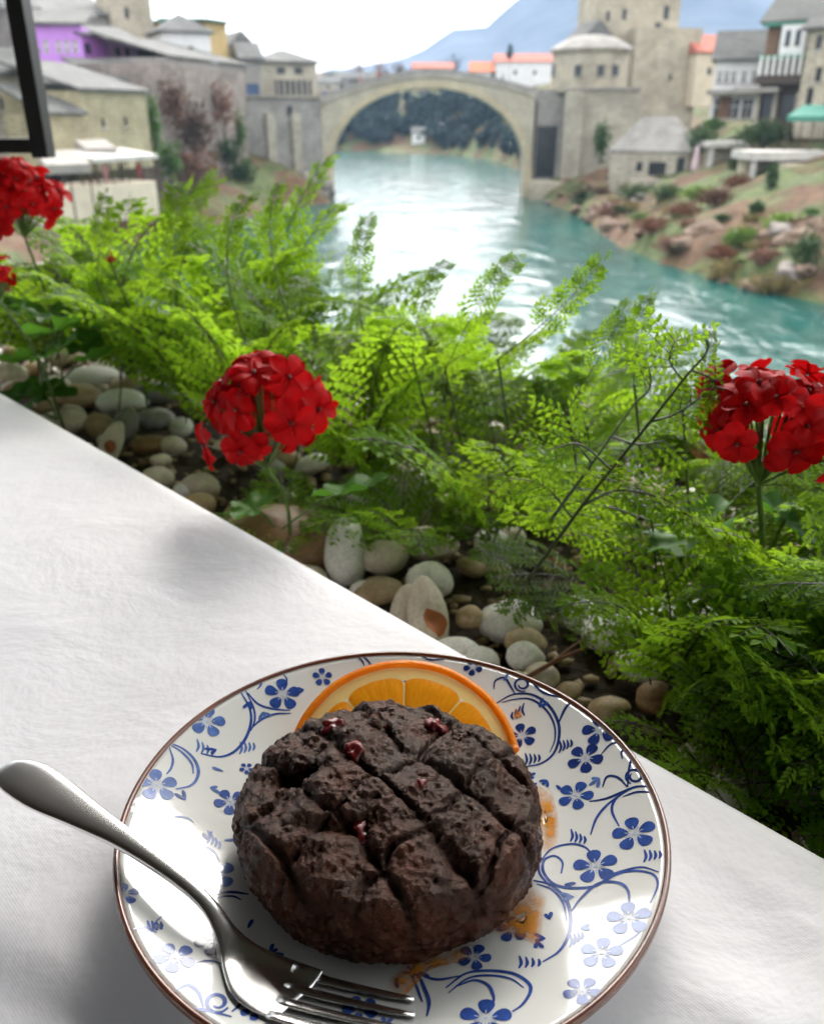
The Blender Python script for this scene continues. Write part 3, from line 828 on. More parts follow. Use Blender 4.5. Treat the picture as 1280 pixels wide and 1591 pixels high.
# round windowed hall with domed roof
hc = at_y(917, 110, 141)
zA, zB = Zr(142, 137), Zr(80, 137)
Rh = at_y(976, 110, 141).x - hc.x
hall = empty('round_hall', (hc.x, hc.y, zA), 'rounded pale stone hall with small windows and grey domed roof', 'building')
mb = MB(); mb.lathe([(Rh * 0.995, 0), (Rh, zB - zA), (Rh * 1.06, zB - zA), (Rh * 1.06, zB - zA + 0.4), (0.01, zB - zA + 0.4)], (hc.x, hc.y, zA), 12); mb.build('wall', M['stone_warm'], hall)
mb = MB(); hd = Zr(52, 140) - zB
mb.lathe([(Rh * 1.1, 0.42), (Rh * 1.02, 0.75), (Rh * 0.85, hd * 0.55), (Rh * 0.55, hd * 0.85), (Rh * 0.2, hd * 0.98), (0.01, hd)], (hc.x, hc.y, zB), 20); mb.build('roof', M['stone_grey'], hall, True)
for cx_ in (868, 900, 933, 957):
    q = at_y(cx_, 109, 141 - Rh)
    ddx = q.x - hc.x
    yy = hc.y - math.sqrt(max(0.1, Rh * Rh * 0.94 - ddx * ddx))
    zc = Zr(109, yy)
    g = MB(); g.box((q.x, yy - 0.02, zc), (0.95, 0.5, 1.35), math.atan2(ddx, -(yy - hc.y))); wo = g.build('window', M['glass_dark'], hall)
    g = MB()
    g.box((q.x, yy - 0.03, zc - 0.76), (1.3, 0.62, 0.16), math.atan2(ddx, -(yy - hc.y))); g.box((q.x, yy - 0.03, zc + 0.76), (1.3, 0.62, 0.16), math.atan2(ddx, -(yy - hc.y))); g.build('sill', M['stone_pale'], wo)
house('gabled_house', 'small house with dark peaked roof between dome and tower', 'house', 905, 950, 150, 151, 90, 62, 7, 'stone_warm', ('gable_front', 2.6, 'slate', 0.4), [])
# tower: lower stage and slimmer upper stage
tw, fr_ = house('stone_tower', 'tall square beige stone tower cut by the top edge at the right bridge end', 'tower', 982, 1082, 150, 152, 215, 42, 10, 'stone_warm', None, [(1040, 120, 0.5, 1.0)])
A, e, n, w, z0, z1 = fr_
up0, up1 = at_y(926, 20, 153), at_y(1056, 20, 155)
A2, e2, n2, w2 = frame_of((up0.x, up0.y), (up1.x, up1.y))
zt = Zr(-90, 154)
def hole(cx_, ry, ww, wh):
    u = (cx_ - 926) / 130 * w2; zc = Zr(ry, 154); return (u - ww / 2, u + ww / 2, zc - wh / 2, zc + wh / 2)
hl = [hole(1035, 18, 0.9, 1.9), hole(1024, 38, 1.0, 0.7), hole(970, 22, 0.7, 1.5), hole(945, 25, 0.6, 1.4)]
mb = MB(); wall_box(mb, A2, e2, n2, w2, 9, Zr(190, 154), zt, hl); mb.build('upper_stage', M['stone_warm'], tw)
for (u0, u1, a_, b_) in hl:
    g = MB(); g.box(A2 + e2 * (u0 + u1) / 2 + n2 * 0.17 + Vector((0, 0, (a_ + b_) / 2)), (u1 - u0 - .01, 0.06, b_ - a_ - .01), math.atan2(e2.y, e2.x)); g.build('window', M['glass_dark'], tw)
g = MB(); g.box(A2 + e2 * w2 / 2 + n2 * 4.5 + Vector((0, 0, zt + 0.3)), (w2 + 0.8, 9.8, 0.6), math.atan2(e2.y, e2.x)); g.build('cornice', M['stone_pale'], tw)
roof_mesh('hip', A2, e2, n2, w2, 9, zt + 0.62, 3.2, 0.6).build('roof', M['slate'], tw)
# low stone hall by the water
lh, fr_ = house('low_stone_hall', 'low pale stone building with pitched slab roof and dark doorway near the water', 'building', 946, 1068, 118, 113, 284, 236, 6, 'stone_pale', ('hip', 4.0, 'stone_grey', 0.15), [(994, 259, 0.8, 1.1), (1022, 262, 2.2, 1.6), (1057, 262, 1.0, 2.6)], zb=2.2)
shrub('ivy_tree', 'tall ivy clad tree between the bastion and the low hall', 934, 216, 123, (1.5, 1.2, 3.4), 'ivy', 1000, 0.2, 'tree', seed=8)
house('red_roofed_house', 'beige house with faded red roof behind the stone tower', 'house', 1078, 1142, 150, 152, 165, 82, 8, 'render_beige', ('gable', 2.6, 'tile_red', 0.4), [(1100, 110, 0.8, 1.0), (1120, 110, 0.8, 1.0)])
# white house with a row of windows
wh, fr_ = house('white_house', 'white riverside house with a row of small windows above brown ground floor', 'house', 1107, 1180, 120, 118, 186, 94, 8, 'render_white', ('gable', 3.4, 'slate_light', 0.6), [(1115, 119, 0.7, 1.2), (1126, 119, 0.7, 1.2), (1137, 119, 0.7, 1.2), (1153, 119, 0.7, 1.2), (1168, 119, 0.7, 1.2), (1122, 168, 1.6, 2.2), (1143, 168, 1.6, 2.2), (1165, 168, 1.4, 2.2)], frames='paint_white', sills=True)
A, e, n, w, z0, z1 = fr_
g = MB(); g.box(A + e * w / 2 - n * 0.9 + Vector((0, 0, Zr(143, 119))), (w + 1.2, 2.0, 0.5), math.atan2(e.y, e.x)); g.build('canopy', M['canvas_white'], wh)
g = MB(); g.box(A + e * w * 0.3 - n * 0.06 + Vector((0, 0, Zr(167, 119))), (w * 0.25, 0.12, 2.6), math.atan2(e.y, e.x)); g.build('shutter', M['wood_brown'], wh)
# timbered house with green trim and balconies
gh, fr_ = house('timber_house', 'tall dark timber house with green trim and white columned balcony', 'house', 1182, 1250, 110, 107, 205, 34, 8, 'wood_dark', ('gable', 3.0, 'slate_light', 0.8), [(1196, 60, 1.0, 2.4), (1198, 165, 1.6, 2.4), (1232, 165, 1.6, 2.4)])
A, e, n, w, z0, z1 = fr_
ag = math.atan2(e.y, e.x)
def gpart(nm, t, off, row, sz, mt):
    g = MB(); g.box(A + e * w * t - n * off + Vector((0, 0, Zr(row, 108.5))), sz, ag); return g.build(nm, M[mt], gh)
bay = gpart('bay', 0.66, 0.55, 62, (2.6, 1.1, 3.0), 'render_white')
for t in (0.55, 0.77):
    g = MB(); g.box(A + e * w * t - n * 1.12 + Vector((0, 0, Zr(60, 108.5))), (0.55, 0.08, 1.6), ag); g.build('window', M['glass_dark'], bay)
gpart('trim', 0.5, 0.62, 88, (w + 0.5, 1.3, 0.35), 'paint_green')
gpart('trim', 0.5, 0.50, 37, (w + 0.6, 1.2, 0.3), 'paint_green')
gpart('balcony_floor', 0.5, 0.85, 128, (w + 0.3, 1.7, 0.3), 'wood_dark')
for k in range(7):
    gpart('column', 0.06 + 0.147 * k, 1.5, 108, (0.28, 0.2, 2.7), 'paint_white')
gpart('railing', 0.5, 1.55, 122, (w, 0.12, 0.75), 'wood_dark')
gpart('wall_panel', 0.14, 0.05, 60, (1.3, 0.1, 3.6), 'wood_brown')
gpart('canopy', 0.05, 1.0, 139, (5.0, 2.0, 0.5), 'canvas_white')
for t in (0.05, 0.45, 0.95):
    gpart('column', t, 0.3, 168, (0.4, 0.4, 3.2), 'stone_pale')
house('stone_house', 'rightmost beige stone house with sloping slab roof cut by the edge', 'house', 1244, 1345, 103, 96, 215, 42, 9, 'stone_warm', ('gable', 4.2, 'slate_light', 0.7), [(1262, 65, 0.8, 1.3), (1270, 115, 0.8, 1.4), (1262, 150, 0.9, 1.8), (1300, 110, 0.8, 1.4)], sills=True)
plank_roof('awning', 'green cafe awning on the right terrace', 1222, 1310, 96, 92, 184, 'canvas_green', 3.5, 3, 0.5, drop=0.8)
def slab(name, label, px0, px1, Y, row, th, depth, mat_, cat, col_w=True):
    a, b = at_y(px0, row, Y), at_y(px1, row, Y)
    z = a.z; cx_ = (a.x + b.x) / 2
    g = min(gz(cx_, Y), gz(cx_, Y + depth), gz(a.x, Y), gz(b.x, Y)) - 0.3
    root = empty(name, (cx_, Y + depth / 2, min(g, z - 1)), label, cat)
    m_ = MB(); m_.box((cx_, Y + depth / 2, z), (b.x - a.x, depth, th)); m_.build('deck', M[mat_], root)
    if col_w:
        for xx in (a.x + 0.5, b.x - 0.5):
            t = MB(); t.box((xx, Y + 0.5, (min(g, z - 1) + z - th / 2) / 2), (0.45, 0.45, z - th / 2 - min(g, z - 1))); t.build('column', M['concrete'], root)
    t = MB(); t.box((cx_, Y + depth * 0.75, (min(g, z - 1) + z - th / 2) / 2), (b.x - a.x - 1.5, depth * 0.45, z - th / 2 - min(g, z - 1) - 0.01)); t.build('support_wall', M['stone_warm'], root)
    return root
slab('cafe_terrace', 'pale concrete pavilion slab on columns below the white house', 1102, 1166, 106, 224, 0.6, 4, 'concrete', 'terrace')
slab('cafe_terrace', 'long pale terrace slab along the right edge above stone wall', 1168, 1330, 92, 242, 0.8, 6, 'concrete', 'terrace')
slab('stone_step', 'short pale landing slab among the greenery of the right bank', 1170, 1230, 84, 309, 0.45, 3, 'concrete', 'landing', False)
slab('stone_step', 'lower pale landing slab on the grassy right bank', 1101, 1181, 82, 338, 0.5, 3, 'concrete', 'landing', False)
house('retaining_wall', 'rough beige stone retaining wall under the long terrace slab', 'wall', 1206, 1330, 90, 88, 330, 256, 3, 'stone_warm', None, [(1262, 262, 1.0, 1.2)])
house('low_wall', 'low pale wall in front of the low stone hall', 'wall', 978, 1076, 108, 106, 292, 279, 0.6, 'stone_pale', None, [])
# closed parasol by the low hall
q = at_y(1081, 250, 108)
ps = empty('closed_parasol', (q.x, q.y, q.z - 2.2), 'closed pink and white parasol beside the low stone hall', 'parasol')
mb = MB(); mb.tube([(q.x, q.y, q.z - 2.2), (q.x, q.y, q.z + 1.9)], 0.05, 6); mb.build('pole', M['paint_white'], ps)
M['canvas_pink'] = plain('pale pink canvas', (0.55, 0.42, 0.44), 0.8, 0.2, 1.0)
mb = MB(); mb.lathe([(0.05, 1.8), (0.25, 1.2), (0.42, 0.0), (0.5, -0.9), (0.1, -0.95)], (q.x, q.y, q.z), 10); mb.build('canopy', M['canvas_pink'], ps)
# shrubs and rocks on the right bank
RB = [ # name, label, column, row of centre, half width px, half height px, foliage
 ('shrub', 'round dark green shrub at the waterline next to the bastion', 902, 304, 24, 20, 'bush'), ('shrub', 'broad dark hedge like shrub below the low stone hall', 985, 300, 34, 18, 'bush'), ('shrub', 'dark shrub right of the broad one below the low hall', 1035, 301, 26, 16, 'bush'),
 ('shrub', 'fresh green grassy shrub above the reddish slope', 1082, 300, 26, 12, 'bush_light'), ('shrub', 'leafy shrub below the pavilion slab', 1146, 250, 18, 17, 'bush'), ('shrub', 'slim dark shrub growing up the retaining wall', 1200, 276, 12, 24, 'bush'),
 ('shrub', 'small dark bush between the two landing slabs', 1176, 324, 13, 11, 'bush'), ('shrub', 'bright green bush on the right bank above the black shrub', 1215, 345, 34, 16, 'bush_light'), ('shrub', 'green low bush beside the lower landing slab', 1150, 368, 30, 14, 'bush_light'),
 ('shrub', 'round almost black shrub at the right edge near the water', 1255, 391, 31, 30, 'bush'), ('shrub', 'olive scrub along the water at the right edge', 1215, 440, 70, 16, 'bush_olive'), ('shrub', 'olive scrub at the bend of the right shore', 1130, 420, 42, 14, 'bush_olive'),
 ('scrub', 'dry reddish brown scrub on the slope above the rocky shore', 1015, 350, 34, 14, 'bush_red'), ('scrub', 'russet scrub in the middle of the red slope', 1062, 328, 34, 15, 'bush_red'), ('scrub', 'russet scrub at the top of the red slope', 1112, 305, 34, 14, 'bush_red'), ('scrub', 'brown scrub below the stone pavilion wall', 1148, 284, 26, 12, 'bush_red'),
 ('scrub', 'brown scrub on the rocks left of the red slope', 950, 328, 30, 16, 'bush_dry'), ('scrub', 'dry scrub at the foot of the red slope by the water', 1045, 378, 32, 14, 'bush_dry'), ('scrub', 'rust coloured scrub near the bend of the right shore', 1120, 392, 26, 12, 'bush_red'), ('scrub', 'dry brown scrub above the almost black shrub', 1252, 350, 28, 12, 'bush_dry'), ('scrub', 'dry grass tuft left of the almost black shrub', 1190, 398, 30, 12, 'bush_dry')]
for i, (nm, lab, cx_, ry, hw, hh, mt) in enumerate(RB):
    q, t_ = hit(cx_, ry + hh * 0.7)
    r = (hw / F_PX * t_ * 1.25, hw / F_PX * t_ * 0.8, hh / F_PX * t_ * 1.35)
    up_ = at_y(cx_, ry, q.y)
    shrub(nm, lab, cx_, ry, q.y, r, mt, int(500 + 10 * hw), 0.16, seed=20 + i, base_z=q.z - 0.15)
rnd = random.Random(44)
for i in range(26):
    cx_ = rnd.uniform(930, 1275); lo = np.interp(cx_, [930, 1000, 1100, 1280], [330, 375, 415, 440]); ry = rnd.uniform(290 + (cx_ - 930) * 0.02, lo)
    q, t_ = hit(cx_, ry)
    w_ = rnd.uniform(0.5, 1.3)
    sm2 = rnd.choice(['bush', 'bush_dry', 'bush_olive', 'bush_red', 'ivy']); sl = {'bush': 'very dark green', 'bush_dry': 'dry brown', 'bush_olive': 'olive', 'bush_red': 'russet', 'ivy': 'mid green'}[sm2]
    shrub('scrub', 'low ' + sl + ' scrub tuft scattered on the right river bank', cx_, ry - 5, q.y, (w_ * 1.4, w_, w_ * 0.6), sm2, 350, 0.14, 'shrub', 'low scrub on the right bank', True, 200 + i, q.z - 0.1)
shrub('hedge', 'dark hedge around the cafe terrace below the timber house', 1188, 207, 103, (4.2, 1.8, 2.1), 'bush', 1400, 0.19, seed=51, base_z=5.0)
shrub('shrub', 'dark tangled shrubs left of the pavilion slab', 1090, 215, 110, (2.6, 1.8, 1.8), 'bush', 900, 0.19, seed=52, base_z=6.0)
shrub('shrub', 'green plant between the tower foot and the white house', 1110, 192, 116, (1.6, 1.2, 1.0), 'ivy', 600, 0.19, seed=53, base_z=8.0)
rnd = random.Random(5)
for i in range(46):
    t = rnd.random() * 4
    k = min(3, int(t)); f_ = t - k
    pts = right_shore[3:8]
    x = pts[k][0] + (pts[k + 1][0] - pts[k][0]) * f_; y = pts[k][1] + (pts[k + 1][1] - pts[k][1]) * f_
    off = rnd.random() ** 1.5 * 9
    x2, y2 = x + off * 0.85, y + off * 0.5
    r = 0.35 + rnd.random() ** 2 * 0.9
    rk = 'rock' if rnd.random() < .75 else 'rock_grey'
    boulder(('reddish brown' if rk == 'rock' else 'grey') + (' large' if r > 0.8 else ' small') + ' rock scattered along the right river bank', x2, y2, gz(x2, y2) + r * 0.15, (r * 1.2, r, r * 0.65), i, rk, rnd.random() * 6, 'rocks along the right bank')

# --- beyond the bridge
wl = MB(); rnd = random.Random(9)
for i in range(620):
    x = -34 + 90 * rnd.random(); y = 288 + rnd.random() ** 0.9 * 100
    if gz(x, y) < 0.5 or gz(x, y) > 15 or (abs(x - 3) < 4 and y < 312): continue
    r = 2.4 + 1.6 * rnd.random()
    leaf_cloud(wl, (x, y, gz(x, y) + r * 0.9), (r, r, r * 1.15), 90, 1.15, rnd, seed=i * 1.7)
for i in range(260):
    x = 9 + 38 * rnd.random(); y = 205 + 105 * rnd.random()
    if gz(x, y) < 0.5 or gz(x, y) > 14: continue
    r = 1.6 + 1.2 * rnd.random()
    leaf_cloud(wl, (x, y, gz(x, y) + r * 0.8), (r, r, r * 1.1), 80, 0.7, rnd, seed=i * 1.3)
tag(wl.build('far_wood', M['far_leaf']), 'dark bluish wood on the far bank seen through the arch', 'wood', kind='stuff')
house('far_house', 'pale little house by the water seen through the arch', 'house', 640, 660, 306, 306, 222, 206, 5, 'render_white', ('gable', 1.6, 'slate_light', 0.3), [(650, 213, 1.0, 1.2)])
house('far_house', 'long brownish house on the far right bank through the arch', 'house', 690, 770, 322, 322, 226, 214, 6, 'render_beige', ('gable', 1.8, 'slate', 0.3), [(710, 221, 1, 1.2), (735, 221, 1, 1.2)])
house('far_house', 'white house with long red roof between bridge and domed hall', 'house', 770, 856, 300, 300, 150, 96, 9, 'render_white', ('gable', 2.4, 'tile_red', 0.4), [(800, 112, 1.0, 1.2), (830, 112, 1.0, 1.2)])
house('far_house', 'small house with bright orange roof behind the bridge', 'house', 731, 767, 300, 300, 150, 112, 8, 'render_white', ('gable', 3.0, 'tile_orange', 0.4), [(750, 118, 1.0, 1.0)])
house('far_house', 'red roofed house just above the bridge crown', 'house', 640, 704, 375, 375, 150, 106, 8, 'render_beige', ('gable', 2.2, 'tile_red', 0.4), [])
house('far_house', 'grey hazy house behind the left half of the bridge', 'house', 530, 580, 380, 380, 160, 122, 8, 'stone_grey', ('gable', 2.4, 'slate', 0.4), [(545, 126, 1, 1.2)])
house('far_house', 'pale low house behind the left foot of the bridge', 'house', 490, 528, 372, 372, 165, 128, 8, 'stone_pale', ('gable', 2.2, 'slate', 0.4), [(510, 135, 1, 1.2)])
for i, (cx_, ry, Y, r) in enumerate([(556, 108, 390, 5.4), (590, 106, 385, 6.2), (620, 108, 388, 5.0), (512, 118, 385, 5.4), (705, 100, 390, 5.0), (792, 82, 260, 2.8)]):
    c = at_y(cx_, ry, Y)
    lab = ['leftmost hazy bare tree above the bridge deck', 'wide hazy bare tree above the left half of the bridge', 'bare tree beside the bridge crown', 'low tree behind the left foot of the bridge', 'dark small tree between the red and orange roofs', 'slim dark cypress above the white house with red roof'][i]
    shrub('far_tree', lab, cx_, ry, Y, (r * (0.35 if i == 5 else 1), r, r * 0.9), 'bush_dry' if i < 3 else 'far_leaf', 260, 0.4, 'tree', 'trees behind the bridge', seed=60 + i, base_z=min(gz(c.x, c.y), c.z - r))

# ================================================================== the terrace table
PLATE_C = Vector((-0.0069, 0.2444)); PLATE_R = 0.10; RIM_DROP = 0.2348; RIM_H = 0.021
TZ = CAMZ - RIM_DROP - RIM_H                      # top of the tablecloth
E1 = at_z(1280, 1325, TZ); E0 = at_z(0, 607, TZ)
EV = (E0 - E1).normalized()                       # along the table edge, going away
NV = Vector((-EV.y, EV.x, 0)) * -1                # outwards, over the planter
if NV.x < 0: NV = -NV
def st(s_, t_, z=0.0):
    q = E1 + EV * s_ + NV * t_; return Vector((q.x, q.y, TZ + z))
def to_st(p):
    d = Vector((p[0], p[1], 0)) - Vector((E1.x, E1.y, 0)); return d.dot(EV), d.dot(NV)
EANG = math.atan2(EV.y, EV.x)
def sbox(mb, s0, s1, t0, t1, z0, z1):
    mb.box(st((s0 + s1) / 2, (t0 + t1) / 2, (z0 + z1) / 2), (s1 - s0, t1 - t0, z1 - z0), EANG)
    return mb
FLOOR = -0.75; SOIL = -0.075
M['floor_stone'] = stone('terrace paving', (0.24, 0.21, 0.18), (0.29, 0.26, 0.22), 0.5, 0.3)
fl = MB(); sbox(fl, -4, 5, -4.2, 0.62, FLOOR - 0.25, FLOOR); tag(fl.build('terrace_floor', M['wood_brown']), kind='structure')
fl = MB(); sbox(fl, -4, 5, 0.05, 0.60, -9.5, FLOOR - 0.252); tag(fl.build('terrace_foundation', M['stone_grey']), kind='structure')
fl = MB(); sbox(fl, -4, 5, -4.15, -4.0, FLOOR, 1.71); tag(fl.build('unseen_back_wall', M['wood_dark']), 'unseen dark restaurant wall added behind the terrace to darken the cake front', 'wall', kind='structure')  # unseen, added dark so little light bounces onto the cake front
rf = MB(); sbox(rf, -4, 5, -4.15, 1.44, 1.72, 1.86); tag(rf.build('unseen_shade_roof', M['wood_dark']), kind='structure')  # unseen roof, overhang sized to keep direct sun off the table
tb = empty('table', st(0.35, -0.42, FLOOR), 'restaurant table under the white tablecloth', 'table')
mb = MB(); sbox(mb, -0.42, 1.12, -0.82, -0.012, -0.036, -0.006); mb.build('tabletop', M['wood_brown'], tb)
for s_ in (-0.34, 1.04):
    for t_ in (-0.74, -0.09):
        mb = MB(); sbox(mb, s_ - 0.025, s_ + 0.025, t_ - 0.025, t_ + 0.025, FLOOR, -0.037); mb.build('leg', M['wood_brown'], tb)
# tablecloth: draped sheet with faint creases
m, nt, p, _ = new_mat('white cotton cloth')
tc = N(nt, 'ShaderNodeTexCoord').outputs['Object']
p.inputs['Base Color'].default_value = (0.76, 0.745, 0.735, 1)
nt.links.new(mixcol(nt, ramp(nt, tex_noise(nt, tc, 9, 5, 0.6), [(0.3, 0), (0.7, 1)]), (0.745, 0.735, 0.755), (0.80, 0.79, 0.80)), p.inputs['Base Color'])
p.inputs['Roughness'].default_value = 0.62
p.inputs['Sheen Weight'].default_value = 0.35
p.inputs['Specular IOR Level'].default_value = 0.35
rt = N(nt, 'ShaderNodeVectorRotate'); rt.rotation_type = 'Z_AXIS'; rt.inputs['Angle'].default_value = -EANG; nt.links.new(tc, rt.inputs['Vector'])
def wave(axis):
    w_ = N(nt, 'ShaderNodeTexWave'); w_.bands_direction = axis; w_.inputs['Scale'].default_value = 330; w_.inputs['Distortion'].default_value = 0.6
    nt.links.new(rt.outputs[0], w_.inputs['Vector']); return w_.outputs['Fac']
mx_ = N(nt, 'ShaderNodeMath', operation='MAXIMUM'); nt.links.new(wave('X'), mx_.inputs[0]); nt.links.new(wave('Y'), mx_.inputs[1])
b1 = bump(nt, tex_noise(nt, tc, 16, 5, 0.6, 0.3), 0.35, 0.008)
nt.links.new(bump(nt, mx_.outputs[0], 0.10, 0.0003, b1), p.inputs['Normal'])
M['cloth'] = m
prof = [(0.004, -0.17), (0.005, -0.10), (0.0045, -0.03), (0.0035, -0.012), (0.001, -0.004), (-0.003, -0.0008), (-0.009, 0.0)]
tt = -0.009
while tt > -0.83:
    tt -= 0.008; prof.append((tt, 0.0))
prof += [(-0.838, -0.004), (-0.841, -0.02), (-0.842, -0.17)]
ss_ = list(np.arange(-0.45, 1.151, 0.008))
cl = MB(); rndc = random.Random(4)
creases = [(rndc.uniform(-0.3, 0.9), rndc.uniform(-0.5, -0.03), rndc.uniform(0, 3.14), rndc.uniform(0.03, 0.09)) for _ in range(46)]
for (t_, z_) in prof:
    for s_ in ss_:
        e_ = 0.0
        if z_ > -0.003 and t_ < -0.012:
            e_ = 0.0018 * fbm(Vector((s_ * 7, t_ * 9, 0.5)), 4) + 0.0026 * fbm(Vector((s_ * 3.1, t_ * 4.5, 7.5)), 2)
            for (cs, ct, ca, clen) in creases:
                ds, dt = s_ - cs, t_ - ct
                if abs(ds) < 0.12 and abs(dt) < 0.12:
                    al, ac = ds * math.cos(ca) + dt * math.sin(ca), -ds * math.sin(ca) + dt * math.cos(ca)
                    e_ += 0.0019 * math.exp(-(al / clen) ** 2 - (ac / 0.009) ** 2)
            pd_ = (st(s_, t_).xy - PLATE_C).length
            e_ *= min(1, max(0, (pd_ - 0.05) / 0.05))
            e_ *= min(1.0, (-t_ - 0.012) / 0.03)
        dr = 0.004 * math.sin(s_ * 23) * min(1, -z_ / 0.1) if z_ < -0.02 else 0
        cl.v.append(tuple(st(s_, t_ + dr, z_ + e_)))
nS = len(ss_)
cl.f = [(i * nS + j, (i + 1) * nS + j, (i + 1) * nS + j + 1, i * nS + j + 1) for i in range(len(prof) - 1) for j in range(nS - 1)]
tag(cl.build('tablecloth', M['cloth'], smooth=True), 'white cotton tablecloth with faint creases covering the table', 'tablecloth')

# ------------------------------------------------------------------ plate
def zi(r):
    return 0.0065 if r < 0.052 else 0.0065 + (RIM_H - 0.0065) * ((r - 0.052) / (PLATE_R - 0.052)) ** 1.45
pc = Vector((PLATE_C.x, PLATE_C.y, TZ + 0.0002))
plate = empty('dessert_plate', pc, 'round white dessert plate with blue flower print and brown rim', 'plate')
m, nt, p, _ = new_mat('glazed porcelain')
tc = N(nt, 'ShaderNodeTexCoord').outputs['Object']
nt.links.new(mixcol(nt, ramp(nt, tex_noise(nt, tc, 30, 3), [(0.3, 0), (0.7, 1)]), (0.70, 0.71, 0.665), (0.74, 0.74, 0.70)), p.inputs['Base Color'])
p.inputs['Roughness'].default_value = 0.12
p.inputs['Coat Weight'].default_value = 0.5
p.inputs['Coat Roughness'].default_value = 0.04
nt.links.new(bump(nt, tex_noise(nt, tc, 60, 2), 0.08, 0.002), p.inputs['Normal'])
M['porcelain'] = m
pr = [(0.0, 0.0065), (0.02, 0.0065), (0.04, 0.0065), (0.048, 0.0065)]
pr += [(0.052 + (0.0985 - 0.052) * i / 22, zi(0.052 + (0.0985 - 0.052) * i / 22)) for i in range(23)]
under = [(0.0985, RIM_H - 0.0035), (0.094, 0.0155), (0.085, 0.0105), (0.07, 0.0050), (0.058, 0.0022), (0.055, 0.0), (0.050, 0.0), (0.049, 0.0025), (0.0, 0.0025)]
mb = MB(); mb.lathe(pr + under, pc, 160); mb.build('body', M['porcelain'], plate, True)
M['rim_brown'] = plain('brown glazed rim', (0.14, 0.045, 0.022), 0.25, 0.35, 60, coat=0.5)
zr_ = zi(0.0985)
mb = MB(); mb.lathe([(0.0982, zr_ + 0.0002), (0.0990, zr_ + 0.0008), (0.0999, zr_ + 0.0009), (0.1004, zr_ + 0.0002), (0.1004, zr_ - 0.0022), (0.0995, zr_ - 0.0040), (0.0983, zr_ - 0.0042)], pc, 160, True)
mb.build('rim', M['rim_brown'], plate, True)
def on_plate(x, y, lift=0.00025):
    z = TZ + 0.015
    for _ in range(12):
        q = at_z(x, y, z)
        z = pc.z + zi(min(0.0985, (q.xy - PLATE_C).length)) + lift
    return at_z(x, y, z)
def drape(q, lift):
    r = (Vector((q[0], q[1])) - PLATE_C).length
    if r > 0.0978:
        d = (Vector((q[0], q[1])) - PLATE_C) * (0.0978 / r); q = (PLATE_C.x + d.x, PLATE_C.y + d.y); r = 0.0978
    return (q[0], q[1], pc.z + zi(r) + lift)
def blue(name, c):
    mm2 = plain(name, c, 0.15, 0.3, 300, coat=0.5); return mm2
M['cobalt'] = blue('cobalt blue print', (0.028, 0.072, 0.29))
M['cobalt_dark'] = blue('dark blue print', (0.015, 0.034, 0.16))
M['cobalt_light'] = blue('blue print paled by glare', (0.09, 0.16, 0.40))  # paler blue puts the glare on the glaze into the print colour
def stroke(mb, pts, w, lift=0.00011, taper=True):
    """pixel polyline -> inked line lying on the glaze"""
    P = [on_plate(q[0], q[1]) for q in catmull([(a, b, 0) for a, b in pts], 8)]
    b = len(mb.v)
    for i, q in enumerate(P):
        d = P[min(i + 1, len(P) - 1)] - P[max(0, i - 1)]; d.z = 0
        if d.length < 1e-9: d = Vector((1, 0, 0))
        d.normalize(); nn = Vector((-d.y, d.x, 0))
        u = i / (len(P) - 1)
        ww = w * (0.45 + 0.55 * math.sin(math.pi * min(1, max(0, u)))) if taper else w
        for sg in (-1, 1):
            mb.v.append(drape((q.x + nn.x * ww * sg / 2, q.y + nn.y * ww * sg / 2), lift))
    mb.f += [(b + 2 * i, b + 2 * i + 2, b + 2 * i + 3, b + 2 * i + 1) for i in range(len(P) - 1)]
def blob(mb, c, ang, L, W, lift=0.00015):
    pts = [drape(c, lift)]
    for k in range(14):
        t = 2 * math.pi * k / 14
        x = L * (0.5 - 0.5 * math.cos(t)); y = W / 2 * math.sin(t) * (0.45 + 0.55 * x / L)
        pts.append(drape((c[0] + x * math.cos(ang) - y * math.sin(ang), c[1] + x * math.sin(ang) + y * math.cos(ang)), lift))
    ctr = drape((c[0] + 0.55 * L * math.cos(ang), c[1] + 0.55 * L * math.sin(ang)), lift)
    b = len(mb.v); mb.v.append(ctr); mb.v += pts[1:]
    mb.f += [(b, b + 1 + k, b + 1 + (k + 1) % 14) for k in range(14)]
def flower(px_, row, rad_px, mat_, seed, petals=5):
    rnd = random.Random(seed)
    c = on_plate(px_, row)
    t = ray(px_, row); dep = (c - Vector((0, 0, CAMZ))).length / t.length
    R = rad_px / F_PX * dep * 1.08
    mb = MB(); a0 = rnd.random() * 6.28
    for k in range(petals):
        a = a0 + 2 * math.pi * k / petals
        s0 = (c.x + math.cos(a) * R * 0.24, c.y + math.sin(a) * R * 0.24)
        blob(mb, s0, a, R * 0.78, R * 0.86)
    f_ = mb.build('printed_flower', M[mat_], plate)
    mb = MB()
    for k in range(petals * 2):
        a = a0 + math.pi * k / petals
        blob(mb, (c.x + math.cos(a) * R * 0.12, c.y + math.sin(a) * R * 0.12), a, R * 0.34, R * 0.075, 0.00023)
    blob(mb, (c.x - R * 0.10, c.y), 0, R * 0.2, R * 0.2, 0.00027)
    mb.build('printed_centre', M['print_pale'], f_)
M['print_pale'] = blue('pale blue print', (0.45, 0.52, 0.66))
